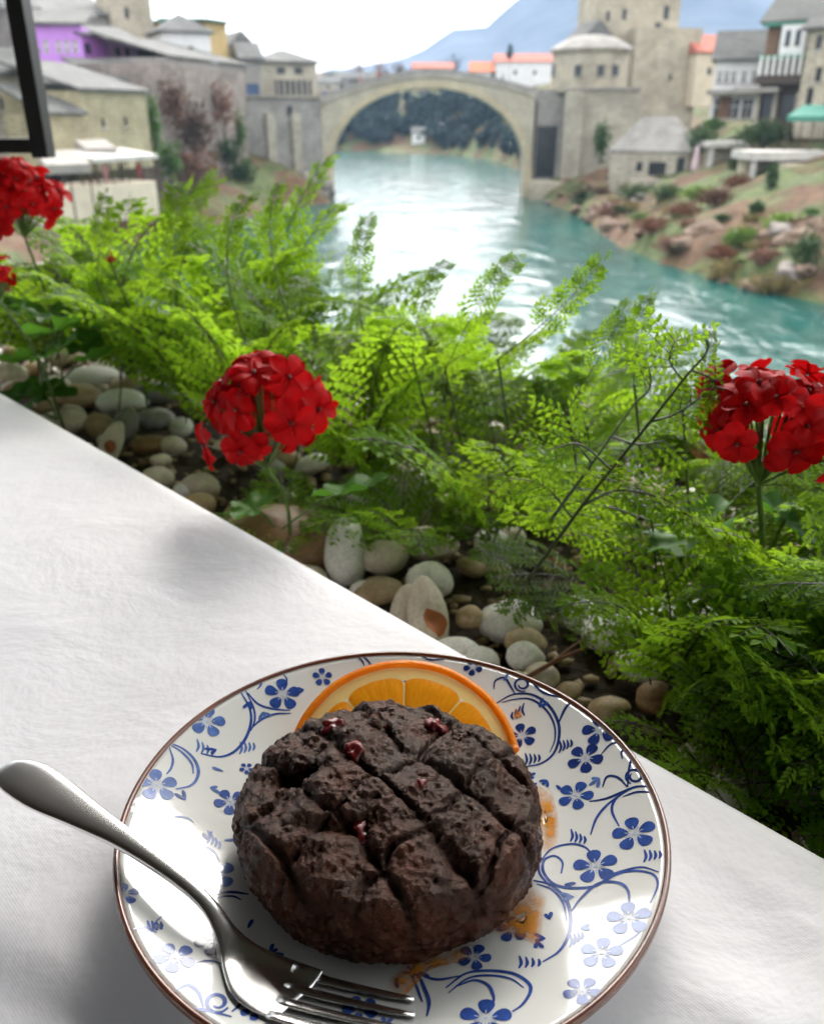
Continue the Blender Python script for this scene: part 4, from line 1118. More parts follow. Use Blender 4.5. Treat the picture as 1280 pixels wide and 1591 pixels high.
FL = [(932, 1134, 25, 1), (909, 1178, 25, 1), (894, 1236, 25, 0), (985, 1295, 30, 0), (925, 1346, 31, 0), (977, 1427, 31, 2), (934, 1481, 30, 2), (904, 1539, 27, 0), (754, 1583, 38, 0), (811, 1143, 21, 1), (737, 1487, 24, 0), (796, 1444, 24, 0),
      (439, 1079, 25, 0), (322, 1121, 25, 2), (244, 1220, 28, 2), (206, 1249, 15, 2), (358, 1246, 23, 0), (332, 1358, 31, 2), (383, 1194, 10, 0), (501, 1052, 14, 0), (193, 1389, 20, 0), (272, 1488, 29, 0), (330, 1464, 25, 1), (560, 1568, 26, 0), (735, 1036, 14, 1), (395, 1570, 20, 0), (245, 1440, 8, 0)]
for i, (x, y, r, k) in enumerate(FL):
    flower(x, y, r, ('cobalt', 'cobalt_dark', 'cobalt_light')[k], i)
def z3(l): return [(700 + a / 2.692, 1000 + b / 2.692) for a, b in l]
def z4(l): return [(150 + a / 3.459, 1000 + b / 3.459) for a, b in l]
def z2(l): return [(a / 2.667, 1130 + b / 2.667) for a, b in l]
def circ(c, r, t0=0.0, turns=1.3, shrink=0.55):
    return [(c[0] + r * (1 - shrink * k / 14) * math.cos(t0 + turns * 6.283 * k / 14), c[1] + r * 0.85 * (1 - shrink * k / 14) * math.sin(t0 + turns * 6.283 * k / 14)) for k in range(15)]
SC = [ # (points, width mm, dark)
 (z3([(190, 250), (260, 213), (340, 213), (410, 258), (450, 330), (452, 400), (430, 460), (380, 500), (310, 515)]), 0.8, 1), (z3([(215, 245), (270, 232), (335, 232), (395, 272), (432, 335), (436, 400), (415, 455)]), 0.6, 1),
 (z3(circ((300, 170), 36, 1.2)), 0.8, 1), (z3([(180, 190), (188, 155), (225, 143), (252, 180), (268, 208)]), 0.7, 1), (z3([(450, 335), (480, 270), (512, 238)]), 0.8, 1), (z3([(330, 150), (390, 205), (470, 225)]), 0.7, 1),
 (z3([(580, 660), (650, 648), (720, 620), (780, 598), (850, 598)]), 0.8, 1), (z3([(585, 800), (610, 730), (660, 670), (740, 612)]), 0.7, 0), (z3([(745, 612), (690, 650), (675, 700), (705, 765)]), 0.7, 0), (z3([(720, 640), (780, 620), (845, 622)]), 0.6, 1),
 (z3(circ((770, 555), 40, 2.0)), 0.8, 1), (z3([(740, 600), (745, 530), (756, 470), (735, 440), (715, 452), (718, 482)]), 0.7, 1), (z3([(740, 600), (700, 560), (655, 556), (635, 600)]), 0.7, 1), (z3([(628, 465), (670, 420), (720, 410)]), 0.6, 1),
 (z3([(370, 920), (420, 860), (500, 838), (560, 850), (592, 882)]), 0.6, 0), (z3([(462, 962), (468, 915), (435, 888), (392, 905), (388, 955), (430, 1005), (500, 1022), (590, 1018), (640, 995), (700, 962), (780, 950), (850, 968), (865, 1015), (835, 1085)]), 0.8, 0),
 (z3([(372, 905), (372, 960), (415, 1015)]), 0.6, 0), (z3([(505, 1120), (550, 1060), (620, 1003), (700, 1000), (740, 1030), (748, 1085)]), 0.8, 0), (z3([(640, 975), (720, 950), (800, 935), (870, 955)]), 0.6, 0),
 (z3([(345, 990), (420, 1010), (482, 1070), (502, 1150), (490, 1230), (450, 1290), (385, 1332)]), 0.8, 0), (z3([(360, 1005), (425, 1030), (470, 1085), (486, 1160)]), 0.6, 0), (z3([(705, 1265), (760, 1230), (800, 1200)]), 0.5, 2),
 (z3([(-20, 1440), (60, 1382), (150, 1368), (260, 1380), (325, 1420), (332, 1460), (300, 1510), (258, 1540)]), 0.8, 0), (z3([(-10, 1462), (70, 1402), (160, 1388), (250, 1402), (306, 1440)]), 0.6, 0), (z3([(30, 1432), (100, 1408), (158, 1430), (180, 1480), (175, 1512)]), 0.7, 0),
 (z3([(-140, 1370), (-110, 1440), (-90, 1500), (-100, 1560)]), 0.8, 0), (z3([(-165, 1378), (-140, 1440), (-118, 1500)]), 0.6, 0), (z3([(-150, 1375), (-60, 1405), (40, 1390)]), 0.7, 0),
 (z4([(768, 250), (820, 340), (830, 420), (800, 510), (740, 580), (660, 608), (560, 590)]), 0.8, 0), (z4([(800, 250), (842, 340), (850, 410), (828, 470)]), 0.6, 0), (z4([(810, 262), (870, 325), (950, 350), (1040, 358)]), 0.7, 0), (z4([(835, 452), (885, 408), (960, 378), (1045, 374)]), 0.7, 0), (z4([(1000, 160), (1022, 190), (1018, 225)]), 0.5, 0), (z4([(895, 190), (880, 225), (862, 245)]), 0.5, 0),
 (z4([(388, 530), (470, 568), (530, 630), (547, 700), (510, 760), (425, 782)]), 0.8, 2), (z4([(400, 545), (465, 588), (512, 645), (520, 700)]), 0.6, 2), (z4([(388, 550), (410, 620), (400, 670), (375, 702)]), 0.6, 2),
 (z4([(225, 870), (310, 875), (372, 900), (390, 950), (340, 1020), (245, 1068)]), 0.7, 2), (z4([(390, 952), (430, 930), (490, 938), (525, 962)]), 0.6, 0), (z4(circ((345, 965), 30, 0.4, 1.0, 0.3)), 0.6, 2), (z4([(290, 1072), (350, 1092), (420, 1080), (520, 1074), (600, 1098), (642, 1130), (662, 1172)]), 0.7, 2), (z4([(370, 1165), (380, 1122), (420, 1104), (470, 1120), (492, 1160), (458, 1198)]), 0.7, 2),
 (z2([(700, 640), (712, 700), (690, 760), (640, 812)]), 0.7, 2), (z2([(880, 690), (960, 683), (1030, 692)]), 0.8, 1), (z2([(880, 705), (960, 700), (1000, 715)]), 0.6, 1), (z2([(530, 840), (600, 830), (650, 852)]), 0.6, 0), (z2([(812, 975), (870, 968), (935, 985)]), 0.6, 1),
 (z2(circ((900, 1140), 52, 0.5)), 0.9, 0), (z2([(730, 1090), (780, 1068), (822, 1100), (842, 1160)]), 0.8, 0), (z2([(755, 1160), (850, 1172), (960, 1200)]), 0.8, 0), (z2([(960, 1180), (1000, 1140), (980, 1100)]), 0.7, 0), (z2([(640, 545), (680, 500), (740, 520), (760, 570)]), 0.6, 2),
 ([(553, 1019), (562, 1026), (566, 1034)], 0.6, 1), ([(562, 1018), (571, 1026), (577, 1034)], 0.6, 1), ([(655, 1019), (668, 1025), (690, 1024)], 0.6, 1)]
for pts, w_, k in SC:
    mb = MB(); stroke(mb, pts, w_ * 0.001 * 1.6); mb.build('printed_scroll', M[('cobalt', 'cobalt_dark', 'cobalt_light')[k]], plate)
def feather(c, dirx, k, n_=4, s_=1.0):
    mb = MB()
    for i in range(n_):
        x0, y0 = c[0] + dirx[0] * i, c[1] + dirx[1] * i
        L = (20 - 2.6 * i) * s_
        stroke(mb, [(x0, y0), (x0 + L * 0.18 * (1 if dirx[0] > 0 else -1), y0 - L * 0.45), (x0 + L * 0.05 * (1 if dirx[0] > 0 else -1), y0 - L)], 0.0011)
    mb.build('printed_leaf_spray', M[('cobalt', 'cobalt_dark', 'cobalt_light')[k]], plate)
for c, dr, k in [((868, 1170), (6, -3), 1), ((815, 1190), (7, -2), 1), ((886, 1308), (7, 1), 0), ((885, 1472), (6, -4), 0), ((806, 1505), (10, -1), 0), ((1000, 1340), (8, -2), 0), ((305, 1168), (8, 2), 2), ((372, 1172), (7, -2), 2), ((258, 1308), (6, -3), 2), ((322, 1310), (6, 3), 2), ((815, 1112), (-6, 2), 1), ((932, 1104), (-7, 2), 1), ((228, 1450), (7, -2), 0)]:
    feather(c, dr, k)

mb = None; rnd = random.Random(31); fpos = [(on_plate(x, y).xy, r / F_PX * 0.30) for x, y, r, k in FL]
for i in range(70):
    a = rnd.random() * 6.283; r = 0.058 + 0.036 * rnd.random()
    c = PLATE_C + Vector((math.cos(a), math.sin(a))) * r
    if any((c - q).length < rr_ + 0.004 for q, rr_ in fpos): continue
    mb = MB(); b0 = rnd.random() * 6.283
    for k in range(rnd.choice([1, 2, 2, 3])):
        blob(mb, (c.x, c.y), b0 + 0.75 * k, 0.0042 * rnd.uniform(0.7, 1.2), 0.0019)
    mb.build('printed_leaf', M[rnd.choice(['cobalt', 'cobalt', 'cobalt_light'])], plate)
# ------------------------------------------------------------------ chocolate cake
CKC = Vector((-0.0085, 0.2365)); CKZ = pc.z + 0.0067
CK_R, CK_H = 0.0535, 0.0355
def cake_profile(t):
    """t 0 bottom centre .. 1 top centre -> (r, z) as fractions"""
    if t < 0.18: return (0.86 * t / 0.18, 0.0)
    if t < 0.62:
        u = (t - 0.18) / 0.44
        a = -math.pi / 2 * 0.92 + u * (math.pi * 0.78)
        return (0.86 + 0.145 * math.cos(a) - 0.012, 0.44 + 0.44 * math.sin(a) * 1.0)
    u = (t - 0.62) / 0.38
    r0, z0_ = cake_profile(0.6199)
    r = r0 * (1 - u)
    return (r, z0_ + (1.0 - z0_) * (1 - (r / r0) ** 2.2))
def lattice(x, y):
    """distance (m) to the nearest scored line and which family"""
    a1, a2 = math.radians(-48), math.radians(50)
    wob = 0.0045 * noise.noise(Vector((x * 32, y * 32, 3))) + 0.0016 * noise.noise(Vector((x * 110, y * 110, 5)))
    d1 = (-x * math.sin(a1) + y * math.cos(a1)) + wob + 0.004
    d2 = (-x * math.sin(a2) + y * math.cos(a2)) + wob * 1.4 - 0.002
    s1, s2 = 0.0215, 0.0245
    k1, k2 = d1 / s1, d2 / s2
    return abs(k1 - round(k1)) * s1, abs(k2 - round(k2)) * s2
ck = MB(); NT, NA = 320, 540; groove = []; hgt = []
cakeP = []
for i in range(NT + 1):
    t = i / NT
    fr, fz = cake_profile(t)
    for j in range(NA):
        a = 2 * math.pi * j / NA
        shape = 1 + 0.05 * math.cos(2 * a + 0.5) * 0.6 + 0.035 * noise.noise(Vector((math.cos(a) * 1.5, math.sin(a) * 1.5, 2.2)))
        r = fr * CK_R * shape
        x, y, z = r * math.cos(a), r * math.sin(a), fz * CK_H
        top = max(0.0, min(1.0, (fz - 0.35) / 0.4)) if t > 0.3 else 0.0
        d1, d2 = lattice(x, y)
        g1 = math.exp(-(d1 / 0.0015) ** 2) * (0.55 + 0.45 * noise.noise(Vector((x * 60, y * 60, 9))) + 0.35)
        g2 = math.exp(-(d2 / 0.0012) ** 2) * (0.4 + 0.6 * noise.noise(Vector((x * 45, y * 45, 19))) + 0.3)
        g = min(1.0, max(g1, g2)) * top
        nr = Vector((math.cos(a) * (1 - top * 0.75), math.sin(a) * (1 - top * 0.75), 0.25 + top * 0.8)).normalized()
        q = Vector((x, y, z))
        lump = fbm(q * 60, 3) * 0.0022 + fbm(q * 28 + Vector((4, 1, 0)), 2) * 0.0034
        rough = abs(fbm(q * 150, 3)) * 0.0015 - abs(noise.noise(q * 330 + Vector((3, 1, 2)))) * 0.0009 + noise.noise(q * 610) * 0.0006
        pad = 0.0009 * min(1, (min(d1, d2) / 0.006)) ** 0.6 * top
        side = min(1, max(0, (t - 0.16) / 0.06))
        # deeper hollow on the left as in the baked piece
        hol = 0.006 * math.exp(-(((x + 0.034) / 0.011) ** 2 + ((y - 0.004) / 0.004) ** 2)) + 0.005 * math.exp(-(((x + 0.018) / 0.016) ** 2 + ((y + 0.022) / 0.0035) ** 2))
        disp = (lump + rough + pad - 0.0027 * g - hol * top) * side
        q = q + nr * disp
        q.z = max(0.0, q.z)
        ck.v.append((CKC.x + q.x, CKC.y + q.y, CKZ + q.z)); groove.append(g)
ck.f = [(i * NA + j, i * NA + (j + 1) % NA, (i + 1) * NA + (j + 1) % NA, (i + 1) * NA + j) for i in range(NT) for j in range(NA)]
ck.at = {'groove': groove}
m, nt, p, _ = new_mat('dark chocolate crumb')
tc = N(nt, 'ShaderNodeTexCoord').outputs['Object']
at_ = N(nt, 'ShaderNodeAttribute', attribute_name='groove').outputs['Fac']
n_big = ramp(nt, tex_noise(nt, tc, 45, 5, 0.6), [(0.35, 0), (0.7, 1)])
basec = mixcol(nt, n_big, (0.0085, 0.0017, 0.0006), (0.066, 0.0138, 0.0045))
nt.links.new(mixcol(nt, at_, basec, (0.010, 0.004, 0.003)), p.inputs['Base Color'])
rr = mixcol(nt, ramp(nt, tex_noise(nt, tc, 90, 4), [(0.4, 0), (0.65, 1)]), (0.12, 0.12, 0.12), (0.36, 0.36, 0.36))
nt.links.new(mixcol(nt, at_, rr, (0.14, 0.14, 0.14)), p.inputs['Roughness'])
p.inputs['Specular IOR Level'].default_value = 0.40
p.inputs['Coat Weight'].default_value = 0.0
p.inputs['Coat Roughness'].default_value = 0.2
p.inputs['Specular Tint'].default_value = (1.0, 0.72, 0.56, 1)
p.inputs['Subsurface Weight'].default_value = 0.0
vo = N(nt, 'ShaderNodeTexVoronoi'); vo.inputs['Scale'].default_value = 620; nt.links.new(tc, vo.inputs['Vector'])
b0 = bump(nt, tex_noise(nt, tc, 230, 5, 0.75), 0.8, 0.0018)
b1 = bump(nt, vo.outputs['Distance'], 0.45, 0.0006, b0)
nt.links.new(bump(nt, tex_noise(nt, tc, 1000, 4, 0.8), 0.8, 0.0006, b1), p.inputs['Normal'])
M['chocolate'] = m
cake = empty('chocolate_cake', (CKC.x, CKC.y, CKZ), 'round dark chocolate cake with a scored lattice top on the plate', 'cake')
ck.build('body', M['chocolate'], cake, True)
m, nt, p, _ = new_mat('red cherry jelly')
p.inputs['Base Color'].default_value = (0.13, 0.006, 0.006, 1); p.inputs['Roughness'].default_value = 0.3
p.inputs['Subsurface Weight'].default_value = 0.3; p.inputs['Subsurface Radius'].default_value = (0.003, 0.001, 0.0006); p.inputs['Subsurface Scale'].default_value = 1.0
tc = N(nt, 'ShaderNodeTexCoord').outputs['Object']
nt.links.new(bump(nt, tex_noise(nt, tc, 400, 4), 0.5, 0.001), p.inputs['Normal'])
M['cherry'] = m
ckarr = np.array(ck.v)
def cake_top(px_, row):
    """point where the line of sight meets the cake"""
    d = ray(px_, row); dn = np.array([d.x, d.y, d.z]); dn /= np.linalg.norm(dn)
    rel = ckarr - np.array([0, 0, CAMZ]); al = rel @ dn
    off = np.linalg.norm(rel - np.outer(al, dn), axis=1)
    ok = np.where(off < 0.0012)[0]
    if len(ok) == 0: ok = np.array([int(np.argmin(off))])
    return Vector(ckarr[ok[np.argmin(al[ok])]])
def lump_mesh(mb, c, r, seed, sub=3, amp=0.35, squash=0.8):
    bm = bmesh.new(); bmesh.ops.create_icosphere(bm, subdivisions=sub, radius=1)
    vs_ = []
    for v in bm.verts:
        d = v.co.normalized(); k = 1 + amp * fbm(d * 1.4 + Vector((seed * 2.3, 1, 0)), 3)
        vs_.append((c.x + d.x * r * k, c.y + d.y * r * k, c.z + d.z * r * k * squash))
    fs_ = [[v.index for v in f.verts] for f in bm.faces]
    bm.free(); mb.add(vs_, fs_)
for i, (x, y, r) in enumerate([(520, 1122, 5.0), (545, 1162, 4.2), (676, 1124, 4.6), (655, 1212, 2.6), (560, 1288, 4.6), (480, 1148, 4.0), (585, 1120, 4.4), (715, 1140, 3.8), (462, 1180, 3.4)]):
    c = cake_top(x, y); mb = MB()
    lump_mesh(mb, c - Vector((0, 0, 0.0016)), r * 0.0009, i, 3, 0.7); mb.build('cherry_piece', M['cherry'] if i < 5 else M['chocolate'], cake, True)
# syrup pooled on the plate, plus a painted reflection of the orange slice
m, nt, p, out = new_mat('orange syrup')
p.inputs['Base Color'].default_value = (0.78, 0.30, 0.02, 1); p.inputs['Roughness'].default_value = 0.08; p.inputs['Coat Weight'].default_value = 0.6
tc = N(nt, 'ShaderNodeTexCoord').outputs['Object']
tp = N(nt, 'ShaderNodeBsdfTransparent'); tp.inputs['Color'].default_value = (1, 1, 1, 1)
mxs = N(nt, 'ShaderNodeMixShader')
edge = N(nt, 'ShaderNodeAttribute', attribute_name='thick').outputs['Fac']
ml = N(nt, 'ShaderNodeMath', operation='MULTIPLY'); nt.links.new(edge, ml.inputs[0]); nt.links.new(ramp(nt, tex_noise(nt, tc, 220, 4, 0.6), [(0.30, 0.12), (0.62, 0.85)]), ml.inputs[1])
nt.links.new(ml.outputs[0], mxs.inputs[0]); nt.links.new(tp.outputs[0], mxs.inputs[1]); nt.links.new(p.outputs[0], mxs.inputs[2])
nt.links.new(mxs.outputs[0], out.inputs['Surface'])
M['syrup'] = m
def smear(label, pts_px, lift):
    c0 = [sum(q[0] for q in pts_px) / len(pts_px), sum(q[1] for q in pts_px) / len(pts_px)]
    rim_ = catmull([(a, b, 0) for a, b in pts_px + pts_px[:1]], 6)[:-1]
    mb = MB(); th = []
    K = 7; nR = len(rim_)
    for k in range(K + 1):
        for q in rim_:
            u = k / K
            g_ = on_plate(c0[0] + (q.x - c0[0]) * u, c0[1] + (q.y - c0[1]) * u)
            mb.v.append(drape((g_.x, g_.y), lift)); th.append(min(1.0, 1.25 * (1 - u ** 2.2)))
    mb.f = [(k * nR + j, k * nR + (j + 1) % nR, (k + 1) * nR + (j + 1) % nR, (k + 1) * nR + j) for k in range(1, K) for j in range(nR)]
    mb.f += [(j, nR + j, nR + (j + 1) % nR) for j in range(nR)]
    mb.at = {'thick': th}
    tag(mb.build('syrup_or_reflection_patch', M['syrup'], None, True), label, 'syrup', 'syrup smears on the plate')
smear('yellow syrup smear on the plate right of the cake', [(835, 1215), (858, 1232), (868, 1270), (866, 1310), (846, 1328), (832, 1300), (828, 1250)], 0.0004)
smear('orange syrup puddle at the lower right of the cake', [(826, 1378), (850, 1392), (846, 1420), (838, 1470), (815, 1462), (770, 1452), (745, 1448), (790, 1410)], 0.0004)
smear('amber syrup smear in front of the cake towards the fork tips', [(735, 1466), (730, 1490), (690, 1500), (640, 1525), (618, 1560), (600, 1530), (640, 1496), (690, 1480)], 0.0004)
smear('tiny reflection of the orange slice painted on the plate glaze', [(800, 1100), (812, 1106), (808, 1116), (796, 1116)], 0.0004)  # slice mirrored in the glaze, painted as a flat patch

# ------------------------------------------------------------------ orange slice
OTH = math.radians(25); OR = 0.0485; OC = Vector((-0.0035, 0.2775, TZ + 0.0118)); OT = 0.006
ox, oy = Vector((1, 0, 0)), Vector((0, math.cos(OTH), math.sin(OTH))); oz = ox.cross(oy)
orange = empty('orange_slice', OC - oz * OT, 'half round orange slice leaning behind the chocolate cake', 'orange')
A_LO, A_HI = math.radians(8), math.radians(172)
def ring_solid(mb, r0, r1, z0, z1, a0, a1, n_=60, wob=0.0):
    prof_ = [(r0, z0), (r1, z0), (r1 + 0.0008, (z0 + z1) / 2), (r1, z1), (r0, z1)]
    b = len(mb.v); k = len(prof_)
    for i in range(n_ + 1):
        a = a0 + (a1 - a0) * i / n_
        for r, z in prof_:
            rr_ = r * (1 + wob * noise.noise(Vector((math.cos(a) * 3, math.sin(a) * 3, r * 40))))
            mb.v.append(tuple(OC + ox * rr_ * math.cos(a) + oy * rr_ * math.sin(a) + oz * z))
    for i in range(n_):
        for q in range(k):
            q2 = (q + 1) % k
            mb.f.append((b + i * k + q, b + i * k + q2, b + (i + 1) * k + q2, b + (i + 1) * k + q))
    mb.f.append(tuple(b + q for q in range(k))); mb.f.append(tuple(b + n_ * k + q for q in range(k - 1, -1, -1)))
m, nt, p, _ = new_mat('orange peel'); p.inputs['Base Color'].default_value = (0.85, 0.27, 0.008, 1); p.inputs['Roughness'].default_value = 0.38
tc = N(nt, 'ShaderNodeTexCoord').outputs['Object']; nt.links.new(bump(nt, tex_noise(nt, tc, 700, 2), 0.5, 0.0008), p.inputs['Normal'])
nt.links.new(mixcol(nt, ramp(nt, tex_noise(nt, tc, 120, 3), [(0.3, 0), (0.7, 1)]), (0.88, 0.30, 0.005), (1.0, 0.46, 0.012)), p.inputs['Base Color']); M['peel'] = m
def glow(m_, c, f):
    nt_ = m_.node_tree; o_ = nt_.nodes['Material Output']; b_ = nt_.nodes['Principled BSDF']
    t_ = nt_.nodes.new('ShaderNodeBsdfTranslucent'); t_.inputs['Color'].default_value = (*c, 1)
    x_ = nt_.nodes.new('ShaderNodeMixShader'); x_.inputs[0].default_value = f
    nt_.links.new(b_.outputs[0], x_.inputs[1]); nt_.links.new(t_.outputs[0], x_.inputs[2]); nt_.links.new(x_.outputs[0], o_.inputs['Surface'])
glow(M['peel'], (1.0, 0.40, 0.01), 0.5)
M['pith'] = plain('pale pith', (0.98, 0.80, 0.33), 0.6, 0.10, 150, 0.3, 0.0006, 500)
glow(M['pith'], (1.0, 0.88, 0.38), 0.6)
m, nt, p, _ = new_mat('orange pulp')
tc = N(nt, 'ShaderNodeTexCoord').outputs['Object']
fib = N(nt, 'ShaderNodeAttribute', attribute_name='fibre').outputs['Vector']
nz1 = tex_noise(nt, fib, 1.0, 3, 0.6)
nt.links.new(mixcol(nt, ramp(nt, nz1, [(0.35, 0), (0.68, 1)]), (0.80, 0.25, 0.004), (0.98, 0.50, 0.03)), p.inputs['Base Color'])
p.inputs['Roughness'].default_value = 0.22; p.inputs['Subsurface Weight'].default_value = 0.35; p.inputs['Subsurface Radius'].default_value = (0.004, 0.002, 0.0005); p.inputs['Subsurface Scale'].default_value = 1.0
nt.links.new(bump(nt, nz1, 0.4, 0.0006), p.inputs['Normal']); M['pulp'] = m; glow(m, (1.0, 0.45, 0.015), 0.6)
mb = MB(); ring_solid(mb, OR - 0.0034, OR, -OT, 0.0, A_LO, A_HI, 72, 0.008); mb.build('peel', M['peel'], orange, True)
mb = MB()
for i in range(73):
    a = A_LO + (A_HI - A_LO) * i / 72
    for r in (OR - 0.0100, OR - 0.0030):
        mb.v.append(tuple(OC + ox * r * math.cos(a) + oy * r * math.sin(a) + oz * -0.0008))
mb.f = [(2 * i, 2 * i + 1, 2 * i + 3, 2 * i + 2) for i in range(72)]
for k in range(5):                                   # membranes between the segments
    a = A_LO + (A_HI - A_LO) * k / 4
    d_, n_2 = ox * math.cos(a) + oy * math.sin(a), ox * -math.sin(a) + oy * math.cos(a)
    mb.add([OC + d_ * 0.004 - n_2 * 0.0009 - oz * 0.0010, OC + d_ * 0.004 + n_2 * 0.0009 - oz * 0.0010, OC + d_ * (OR - 0.011) + n_2 * 0.0015 - oz * 0.0010, OC + d_ * (OR - 0.011) - n_2 * 0.0015 - oz * 0.0010], [(0, 3, 2, 1)])
mb.build('pith', M['pith'], orange)
nseg = 4
for k in range(nseg):
    a0 = A_LO + (A_HI - A_LO) * (k + 0.02) / nseg; a1 = A_LO + (A_HI - A_LO) * (k + 0.98) / nseg
    am = (a0 + a1) / 2; rows = 22; cols = 22; mb = MB(); fb = []
    for i in range(rows + 1):
        u = i / rows
        for j in range(cols + 1):
            v = j / cols
            # rounded segment outline
            a = a0 + (a1 - a0) * v
            edge_ = (1 - abs(2 * v - 1) ** 5)
            rmax = (OR - 0.0084) * (0.94 + 0.06 * edge_)
            rmin = 0.006
            r = rmin + (rmax - rmin) * u
            dome = 0.0010 * (1 - abs(2 * v - 1) ** 4) * (1 - abs(2 * u - 1) ** 6)
            z = -0.0006 + dome + 0.00035 * noise.noise(Vector((a * 45, r * 160, k)))
            mb.v.append(tuple(OC + ox * r * math.cos(a) + oy * r * math.sin(a) + oz * z))
            fb.append((a * 38, r * 140, k * 7.0))
    mb.f = [(i * (cols + 1) + j, (i + 1) * (cols + 1) + j, (i + 1) * (cols + 1) + j + 1, i * (cols + 1) + j + 1) for i in range(rows) for j in range(cols)]
    o = mb.build('segment', M['pulp'], orange, True)
    A_ = o.data.attributes.new('fibre', 'FLOAT_VECTOR', 'POINT'); A_.data.foreach_set('vector', np.array(fb, dtype=np.float32).ravel())

# ------------------------------------------------------------------ fork
m, nt, p, _ = new_mat('brushed steel')
tc = N(nt, 'ShaderNodeTexCoord').outputs['Object']
p.inputs['Metallic'].default_value = 1.0
p.inputs['Base Color'].default_value = (0.86, 0.85, 0.83, 1)
p.inputs['Roughness'].default_value = 0.27
nt.links.new(bump(nt, tex_noise(nt, tc, 90, 2), 0.05, 0.0008), p.inputs['Normal'])
M['steel'] = m
def zp(z): return TZ + z
FK = [((8, 1192), 0.0330, 0.0085, 0.0022), ((20, 1199), 0.0330, 0.0145, 0.0030), ((45, 1213), 0.0325, 0.0178, 0.0034), ((80, 1236), 0.0315, 0.0170, 0.0036), ((130, 1266), 0.0300, 0.0125, 0.0038), ((190, 1303), 0.0278, 0.0082, 0.0040), ((250, 1345), 0.0255, 0.0060, 0.0040),
      ((300, 1384), 0.0230, 0.0052, 0.0038), ((330, 1416), 0.0200, 0.0056, 0.0034), ((352, 1454), 0.0165, 0.0080, 0.0028), ((372, 1492), 0.0140, 0.0140, 0.0022), ((396, 1522), 0.0124, 0.0200, 0.0020), ((428, 1544), 0.0116, 0.0226, 0.0018), ((466, 1560), 0.0112, 0.0226, 0.0010)]
pts3 = [at_z(q[0][0], q[0][1], zp(q[1])) for q in FK]
raw = [Vector((q.x, q.y, q.z, )) for q in pts3]
cen = catmull(raw, 6)
wid = [q.x for q in catmull([Vector((q[2], q[3], 0)) for q in FK], 6)]; thk = [q.y for q in catmull([Vector((q[2], q[3], 0)) for q in FK], 6)]
axis = (raw[-1] - raw[0]); axis.z = 0; axis.normalize()
fork = empty('dessert_fork', (raw[6].x, raw[6].y, zp(0.008)), 'steel dessert fork resting across the plate rim with its tines beside the cake', 'fork')
fm = MB(); NR = 16
def fork_ring(mb, c, d, w_, th_, bowl=0.0):
    side = Vector((-d.y, d.x, 0)).normalized(); up = side.cross(d).normalized() * 1.0
    if up.z < 0: up = -up
    b = len(mb.v)
    for k in range(NR):
        a = 2 * math.pi * k / NR
        x = math.copysign(abs(math.cos(a)) ** 0.75, math.cos(a)); y = math.copysign(abs(math.sin(a)) ** 0.75, math.sin(a))
        mid = c + side * x * w_ / 2 + up * bowl * (x * x)
        r_ = (mid.xy - PLATE_C).length
        lift = max(0.0, pc.z + zi(r_) + 0.0006 + th_ / 2 - mid.z) if r_ < PLATE_R else 0.0
        mb.v.append(tuple(mid + up * (y * th_ / 2) + Vector((0, 0, lift))))
    return b
rb = []
for i, c in enumerate(cen):
    d = (cen[min(i + 1, len(cen) - 1)] - cen[max(0, i - 1)]).normalized()
    d = (axis * max(0.2, d.xy.length) + Vector((0, 0, d.z * 0.8))).normalized()
    u = i / (len(cen) - 1)
    bow = 0.0022 * max(0, (u - 0.72) / 0.28)
    rb.append(fork_ring(fm, c, d, wid[i], thk[i], bow))
for a, b in zip(rb[:-1], rb[1:]):
    for k in range(NR):
        fm.f.append((a + k, a + (k + 1) % NR, b + (k + 1) % NR, b + k))
fm.f.append(tuple(rb[0] + k for k in range(NR - 1, -1, -1))); fm.f.append(tuple(rb[-1] + k for k in range(NR)))
fm.build('handle', M['steel'], fork, True)
end = cen[-1]
tdir = (at_z(632, 1602, zp(0.0105)) - end); tl_ = tdir.length; tdir.normalize()
tside = Vector((-tdir.y, tdir.x, 0)).normalized()
for k in range(4):
    off = (k - 1.5) / 1.5
    mb = MB(); pp, rr2 = [], []
    base = end - tdir * 0.006 + tside * off * 0.0094 + Vector((0, 0, 0.0016 * off * off))
    tip = end + tdir * tl_ * (1.0 if abs(off) > .5 else 1.05) + tside * off * 0.0092
    ring_ = []
    for i in range(11):
        u = i / 10
        c = base.lerp(tip, u) + Vector((0, 0, -0.0022 * math.sin(math.pi * u)))
        ring_.append(fork_ring(mb, c, tdir, 0.0034 * (1 - 0.5 * u ** 3), 0.0017 * (1 - 0.45 * u)))
    for a, b in zip(ring_[:-1], ring_[1:]):
        for q in range(NR):
            mb.f.append((a + q, a + (q + 1) % NR, b + (q + 1) % NR, b + q))
    mb.f.append(tuple(ring_[-1] + q for q in range(NR))); mb.f.append(tuple(ring_[0] + q for q in range(NR - 1, -1, -1)))
    mb.build('tine', M['steel'], fork, True)

